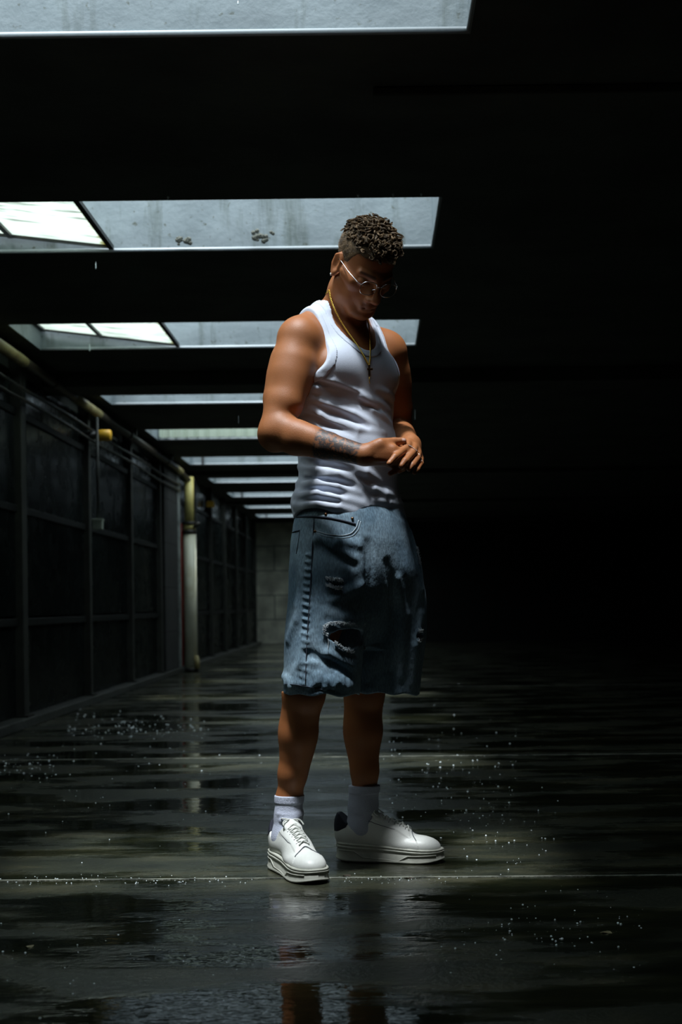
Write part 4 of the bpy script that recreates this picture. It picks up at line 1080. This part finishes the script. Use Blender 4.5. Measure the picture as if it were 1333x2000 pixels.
while cnt < 520:
    az = R_.uniform(-math.pi, math.pi); e_ = math.asin(R_.uniform(-.3, 1)); p, nn = scalp(az, e_)
    if hairline(p) < .004: continue
    topw = np.clip((p[2]-.060+.10*max(0, -p[1]-.03))/.020, 0, 1)          # volume only on the crown
    if R_.random() > topw: continue
    cnt += 1
    side_k = 1-.55*np.clip((p[0]-.035)/.030, 0, 1)-.15*np.clip((-p[0]-.045)/.030, 0, 1)
    L_ = R_.uniform(.036, .054)*(1.0 if p[1] > -.03 else .8)*side_k
    nn = nn*V3(.45, 1, 1); nn /= np.linalg.norm(nn)
    t1, t2 = frame_of(nn); a0 = R_.uniform(0, 6.28)
    w_ = R_.uniform(.0045, .0080)*side_k; tw = R_.uniform(2.6, 5.5)*R_.choice((-1, 1))
    ph_ = R_.uniform(0, 6.28); flat = (t1*math.cos(ph_)+t2*math.sin(ph_))
    d0 = nn*R_.uniform(.55, .95)+flat*R_.uniform(.2, .8)+V3(0, .28, 0); d0 /= np.linalg.norm(d0)
    for m_ in range(9):
        o1, o2 = R_.gauss(0, .0014), R_.gauss(0, .0014); L2 = L_*R_.uniform(.85, 1.08); pts = []; f0 = R_.uniform(.9, 1.1)
        for t in np.linspace(0, 1, 12):
            ax_ = p+d0*L2*t*(1-.42*t)-nn*.010*t*t; a = a0+tw*t*f0; w2 = w_*min(1, t*2.5)
            q_ = ax_+(t1*(math.cos(a)*w2+o1*(1-.5*t))+t2*(math.sin(a)*w2+o2*(1-.5*t))); pts.append(H(*q_))
        add_strand(pts, [.0010]*8+[.0009, .0008, .0006, .0003], 4)
cnt = 0
while cnt < 9500:
    az = R_.uniform(-math.pi, math.pi); e_ = math.asin(R_.uniform(-.95, .75)); p, nn = scalp(az, e_)
    hl = hairline(p)
    if hl < -.004*R_.random(): continue
    cnt += 1; L_ = .0014+.005*np.clip(hl/.07, 0, 1)**2+R_.uniform(0, .0012)
    q1 = p+nn*L_*.6+V3(R_.uniform(-1, 1), R_.uniform(-1, 1), -1)*L_*.4
    add_strand([H(*p), H(*q1)], [.00055, .0003], 3)
cap = Field().u(ell(H(*HC), tuple(HR+.0012), Rh), 0)
lo = HO-.14; hi = HO+.16; h = .0026
G, ax = cap.grid(lo, hi, h); X, Y, Z = ax[0][:, None, None]-HO[0], ax[1][None, :, None]-HO[1], ax[2][None, None, :]-HO[2]
lr, lf, lu = [X*R[0]+Y*R[1]+Z*R[2] for R in Rh]
front = np.where(lf > .045, .055+.10*np.maximum(0, lf-.06), np.interp(lf, [-.2, -.10, -.05, -.015, .02, .035, .045], [-.045, -.045, -.035, -.002, .012, .040, .055]))
G = np.maximum(G, front-lu+.0015*np.sin(lr*400)); G = np.maximum(G, -(HR[0]*0+hd.it[0][0][0](ax[0][:, None, None], ax[1][None, :, None], ax[2][None, None, :])+.004))
v, q = poly(G, lo, h, 1, .4)
hv.append(v); hq.append(q+nv)
hair = mesh_np('hair', np.concatenate(hv), [np.concatenate(hq)], M['hair']); keep_world(hair, man)

# ------------------------------------------------------------------ what he wears that lifts off
gl = empty('eyeglasses', tuple(H(0, .10, -.002))); tag(gl, 'thin wire framed eyeglasses with small clear lenses on the bowed face of the man', 'glasses')
keepg = lambda o: keep_world(o, gl)
for s in (1, -1):
    c_ = np.array([s*.0295, .106, -.006]); R2 = []
    for a in np.linspace(0, 2*math.pi, 41):
        ca, sa = math.cos(a), math.sin(a); ex = .0225*np.sign(ca)*abs(ca)**.75; ez = .0185*np.sign(sa)*abs(sa)**.75
        R2.append(H(c_[0]+ex, c_[1]-.10*abs(ex+s*.0)*(1 if ex*s > 0 else 0), c_[2]+ez))
    keepg(MB().tube(R2, .0010, 6, False).build('rim', M['silver'], smooth=True))
    n = len(R2)-1; cen = H(*c_); Vv = [cen]+[p for p in R2[:-1]]; back = [p-hf*.0012 for p in Vv]
    F = [(0, 1+i, 1+(i+1) % n) for i in range(n)]; F2 = [(n+1, n+2+(i+1) % n, n+2+i) for i in range(n)]; side_ = [(1+i, n+2+i, n+2+(i+1) % n, 1+(i+1) % n) for i in range(n)]
    keepg(MB().add(Vv+back, F+F2+side_).build('lens', M['glass']))
    keepg(MB().tube([H(s*.0525, .1035, .002), H(s*(.062 if s > 0 else .056), .095, .004), H(s*(.069 if s > 0 else .062), .05, .006), H(s*.0725, .008, .010), H(s*.0735, -.010, .008), H(s*.0730, -.022, -.010)], .0011, 6).build('temple_arm', M['silver'], smooth=True))
    keepg(MB().tube([H(s*.0085, .104, -.008), H(s*.011, .098, -.012), H(s*.012, .095, -.016)], .0012, 6).build('nose_pad', M['silver'], smooth=True))
keepg(MB().tube([H(.0075, .1065, .000), H(0, .110, .003), H(-.0075, .1065, .000)], .0010, 6).build('bridge', M['silver'], smooth=True))
st = MB(); st.tube([lobe, lobe+hr*.003+V3(0, -.001, 0), lobe+hr*.005], [.0030, .0032, .0015], 10)
o = st.build('ear_stud', M['silver'], smooth=True); tag(o, 'tiny silver ear stud on the lobe of the ear at the left', 'earring')

union = Field(body.it)
class Both:
    def at(s, x, y, z): return np.minimum(shirt.at(x, y, z)-off, body.at(x, y, z))
bs = Both()
left_ = [(643.5, 566), (645, 578), (649, 592), (655, 606), (662, 620), (671, 635), (681, 650), (691, 664), (702, 680), (712, 697), (718, 708), (722, 716)]
right_ = [(718, 622), (721, 634), (723, 648), (724, 664), (724, 682), (723.5, 700), (722, 716)]
La = hits(bs, left_, push=-.0035); Lb = hits(bs, right_, push=-.0035)
neckb = [V3(-.050, 3.760, 1.512)+.064*(Rv*math.cos(a)-Fv*math.sin(a)*.95)+V3(0, 0, .02*math.sin(a)) for a in np.linspace(.75, math.pi-.4, 9)]
path = Lb[::-1]+[Lb[0]+V3(.012, .03, .02)]+neckb[::-1]+La
def resample(p, d):
    p = np.array(p); s_ = np.concatenate([[0], np.cumsum(np.linalg.norm(np.diff(p, axis=0), axis=1))]); n = int(s_[-1]/d)
    t = np.linspace(0, s_[-1], n); return np.stack([np.interp(t, s_, p[:, i]) for i in range(3)], 1)
nk = empty('necklace', tuple(La[-1])); tag(nk, 'gold rope chain necklace with a small dark cross hanging over the tank top', 'necklace')
pa = smoothp(resample(path, .0014), 6); m_ = len(pa)
T = np.gradient(pa, axis=0); T /= np.linalg.norm(T, axis=1)[:, None]+1e-9; A = np.cross(T, V3(.3, -.9, .1)); A /= np.linalg.norm(A, axis=1)[:, None]; Bn_ = np.cross(T, A)
mb = MB()
for k_ in range(2):
    ang = np.arange(m_)*.95+k_*math.pi; mb.tube(pa+(A*np.cos(ang)[:, None]+Bn_*np.sin(ang)[:, None])*.0013, .0013, 5)
keep_world(mb.build('rope_chain', M['gold'], smooth=True), nk)
cr = hit(bs, 722, 724, push=-.004); cb = MB()
cb.bar(cr+V3(0, 0, .016), cr+V3(0, 0, -.014), .0055, .0025, up=(0, 1, 0)); cb.bar(cr+V3(-.009, 0, .004), cr+V3(.009, 0, .004), .0055, .0025, up=(0, 1, 0))
keep_world(cb.build('cross_pendant', M['dgold'], bevel=.0008), nk)
tl = hits(bs, [(722, 736), (722, 742), (722.5, 749)], push=-.003)
if len(tl) > 1: keep_world(MB().tube(tl, .0012, 6).build('chain_tail', M['gold'], smooth=True), nk)

br = empty('bracelet', tuple(P(815, 882, 3.6))); tag(br, 'silver bead bracelet lying over the back of the left hand', 'bracelet')
bp = hits(body, [(799, 869.5), (804, 872), (809, 875.5), (814, 880), (818, 885), (821.5, 891), (824, 897), (825, 901)], push=-.001)
bp = resample(smoothp(resample(bp, .002), 3), .0030)
m = MB()
for p in bp: m.tube([p+V3(0, 0, -.0012), p+V3(0, 0, -.0005), p+V3(0, 0, .0005), p+V3(0, 0, .0012)], [.0006, .0013, .0013, .0006], 6)
keep_world(m.build('bead_strand', M['silver'], smooth=True), br)

# ------------------------------------------------------------------ rain: drops in the air, beads and splashes on the floor
def on_floor(px, py):
    d = P(px, py, 1.0)-CAMP; t = -CAM_H/d[2]; return CAMP+d*t
R2_ = random.Random(11); sp = MB()
def bead(c_, r, h):
    V = [(c_[0], c_[1], h)]; n = 6
    for (rr_, zz_) in ((.7, .7), (1, .02)):
        for k in range(n): a = 2*math.pi*k/n; V.append((c_[0]+r*rr_*math.cos(a), c_[1]+r*rr_*math.sin(a), h*zz_))
    F = [(0, 1+k, 1+(k+1) % n) for k in range(n)]+[(1+k, 1+n+k, 1+n+(k+1) % n, 1+(k+1) % n) for k in range(n)]
    sp.add(V, F)
for (x0, x1, y0, y1, n, s) in ((130, 400, 1395, 1450, 170, 1), (0, 110, 1480, 1520, 50, 1), (0, 520, 1370, 1640, 120, .8), (760, 1010, 1390, 1660, 150, .9), (840, 1260, 1720, 1900, 90, .8),
                               (900, 1100, 1560, 1700, 60, .8), (0, 500, 1708, 1730, 120, .6), (660, 900, 1708, 1726, 60, .6), (560, 800, 1380, 1540, 70, .8), (0, 500, 1780, 1980, 40, .9), (980, 1230, 1790, 1850, 30, 1.1)):
    for _ in range(n):
        q = on_floor(R2_.uniform(x0, x1), R2_.gauss((y0+y1)/2, (y1-y0)/4))
        r = s*R2_.uniform(.4, 1)**2*.0032*min(2.3, max(1, q[1]/3.6)); bead(q, r, r*R2_.uniform(.5, 1.1))
tag(sp.build('rain_splashes', M['drop'], smooth=True), 'scattered beads and small splashes of rainwater on the wet floor', 'water', kind='stuff')
def drop(px, py, Y, L_, r, label):
    a = P(px, py, Y); pts = [a+V3(.02*L_, 0, 0), a+V3(.01*L_, 0, -L_*.35), a+V3(-.0, 0, -L_*.8), a+V3(0, 0, -L_)]
    o = MB().tube(pts, [r*.3, r*.7, r, r*.4], 8).build('raindrop', M['drop'], smooth=True); tag(o, label, 'raindrop', 'falling raindrops')
drop(187, 512, 6.0, .030, .0028, 'falling raindrop just below the second roof opening, left of the man')
drop(175, 672, 8.3, .045, .0035, 'falling raindrop in front of the white panes of the third roof opening')
drop(465, 1, 3.8, .012, .0022, 'falling raindrop under the nearest roof opening at the top')
drop(466, 812, 7.0, .040, .0018, 'falling raindrop beside the upper arm at the left of the man')
drop(811, 800, 7.0, .050, .0018, 'falling raindrop in the dark just right of the far arm of the man')
for i, (px, py) in enumerate(((700, 381), (768, 379), (823, 378), (330, 386))):
    a = P(px, py-2, 5.39); o = MB().tube([(a[0], 5.37, CEIL+.004), (a[0], 5.37, CEIL-.004), (a[0], 5.37, CEIL-.010)], [.004, .005, .002], 8).build('hanging_drop', M['drop'], smooth=True)
    tag(o, 'water drop on the edge of the second roof opening, %s' % ('above the man', 'second from its right end', 'nearest its right end', 'farthest left, by the white pane')[i], 'water drop', 'drops on the edge of the second roof opening')
# bits of litter on the floor
for i, (px, py, s, lb) in enumerate(((58, 1850, .012, 'small yellow leaf fragment on the floor at the lower left'), (420, 1592, .016, 'dark leaf scrap on the wet floor left of the front sneaker'),
                                     (678, 1711, .014, 'dark twig scrap on the floor between the two sneakers'), (800, 1716, .013, 'reddish brown scrap on the floor below the side-on sneaker'), (1185, 1822, .014, 'pale scrap on the dark floor at the lower right'))):
    q = on_floor(px, py); n = 7; V = []; F = []
    for k in range(n):
        a = 2*math.pi*k/n+i; rr_ = s*(.55+.45*abs(math.sin(a*1.7+i))); V.append((q[0]+rr_*math.cos(a), q[1]+rr_*.7*math.sin(a), .0015+.002*math.sin(a*2)))
    V.append((q[0], q[1], .004)); V += [(v_[0], v_[1], max(v_[2]-.0015, .0002)) for v_ in V]
    F = [(k, (k+1) % n, n) for k in range(n)]+[((k+1) % n+n+1, k+n+1, 2*n+1) for k in range(n)]+[(k, k+n+1, (k+1) % n+n+1, (k+1) % n) for k in range(n)]
    o = mesh_np('leaf_scrap', V, F, M['rubbish'] if i in (0, 4) else M['shadepipe_scrap'], None, False); tag(o, lb, 'debris')
# paint blisters on the lining of the second opening
for (px, py, w, lb) in ((513, 463, .055, 'larger blister of flaking paint low on the white wall of the second roof opening'), (360, 471, .04, 'smaller blister of flaking paint on the wall of the second roof opening')):
    a = P(px, py, 6.14); m = MB(); R2_ = random.Random(px)
    for _ in range(16):
        x = a[0]+R2_.gauss(0, w*.55); z = a[2]+R2_.gauss(0, w*.22); r = R2_.uniform(.005, .014)
        m.tube([(x, 6.183-.051+.0, z), (x+r*.3, 6.172-.051, z-r*.3)], [r, r*.5], 6)
    for i_, v_ in enumerate(m.v): m.v[i_] = (v_[0], v_[1]+.0, v_[2])
    o = m.build('paint_blister', M['blister']); tag(o, lb, 'flaking paint')
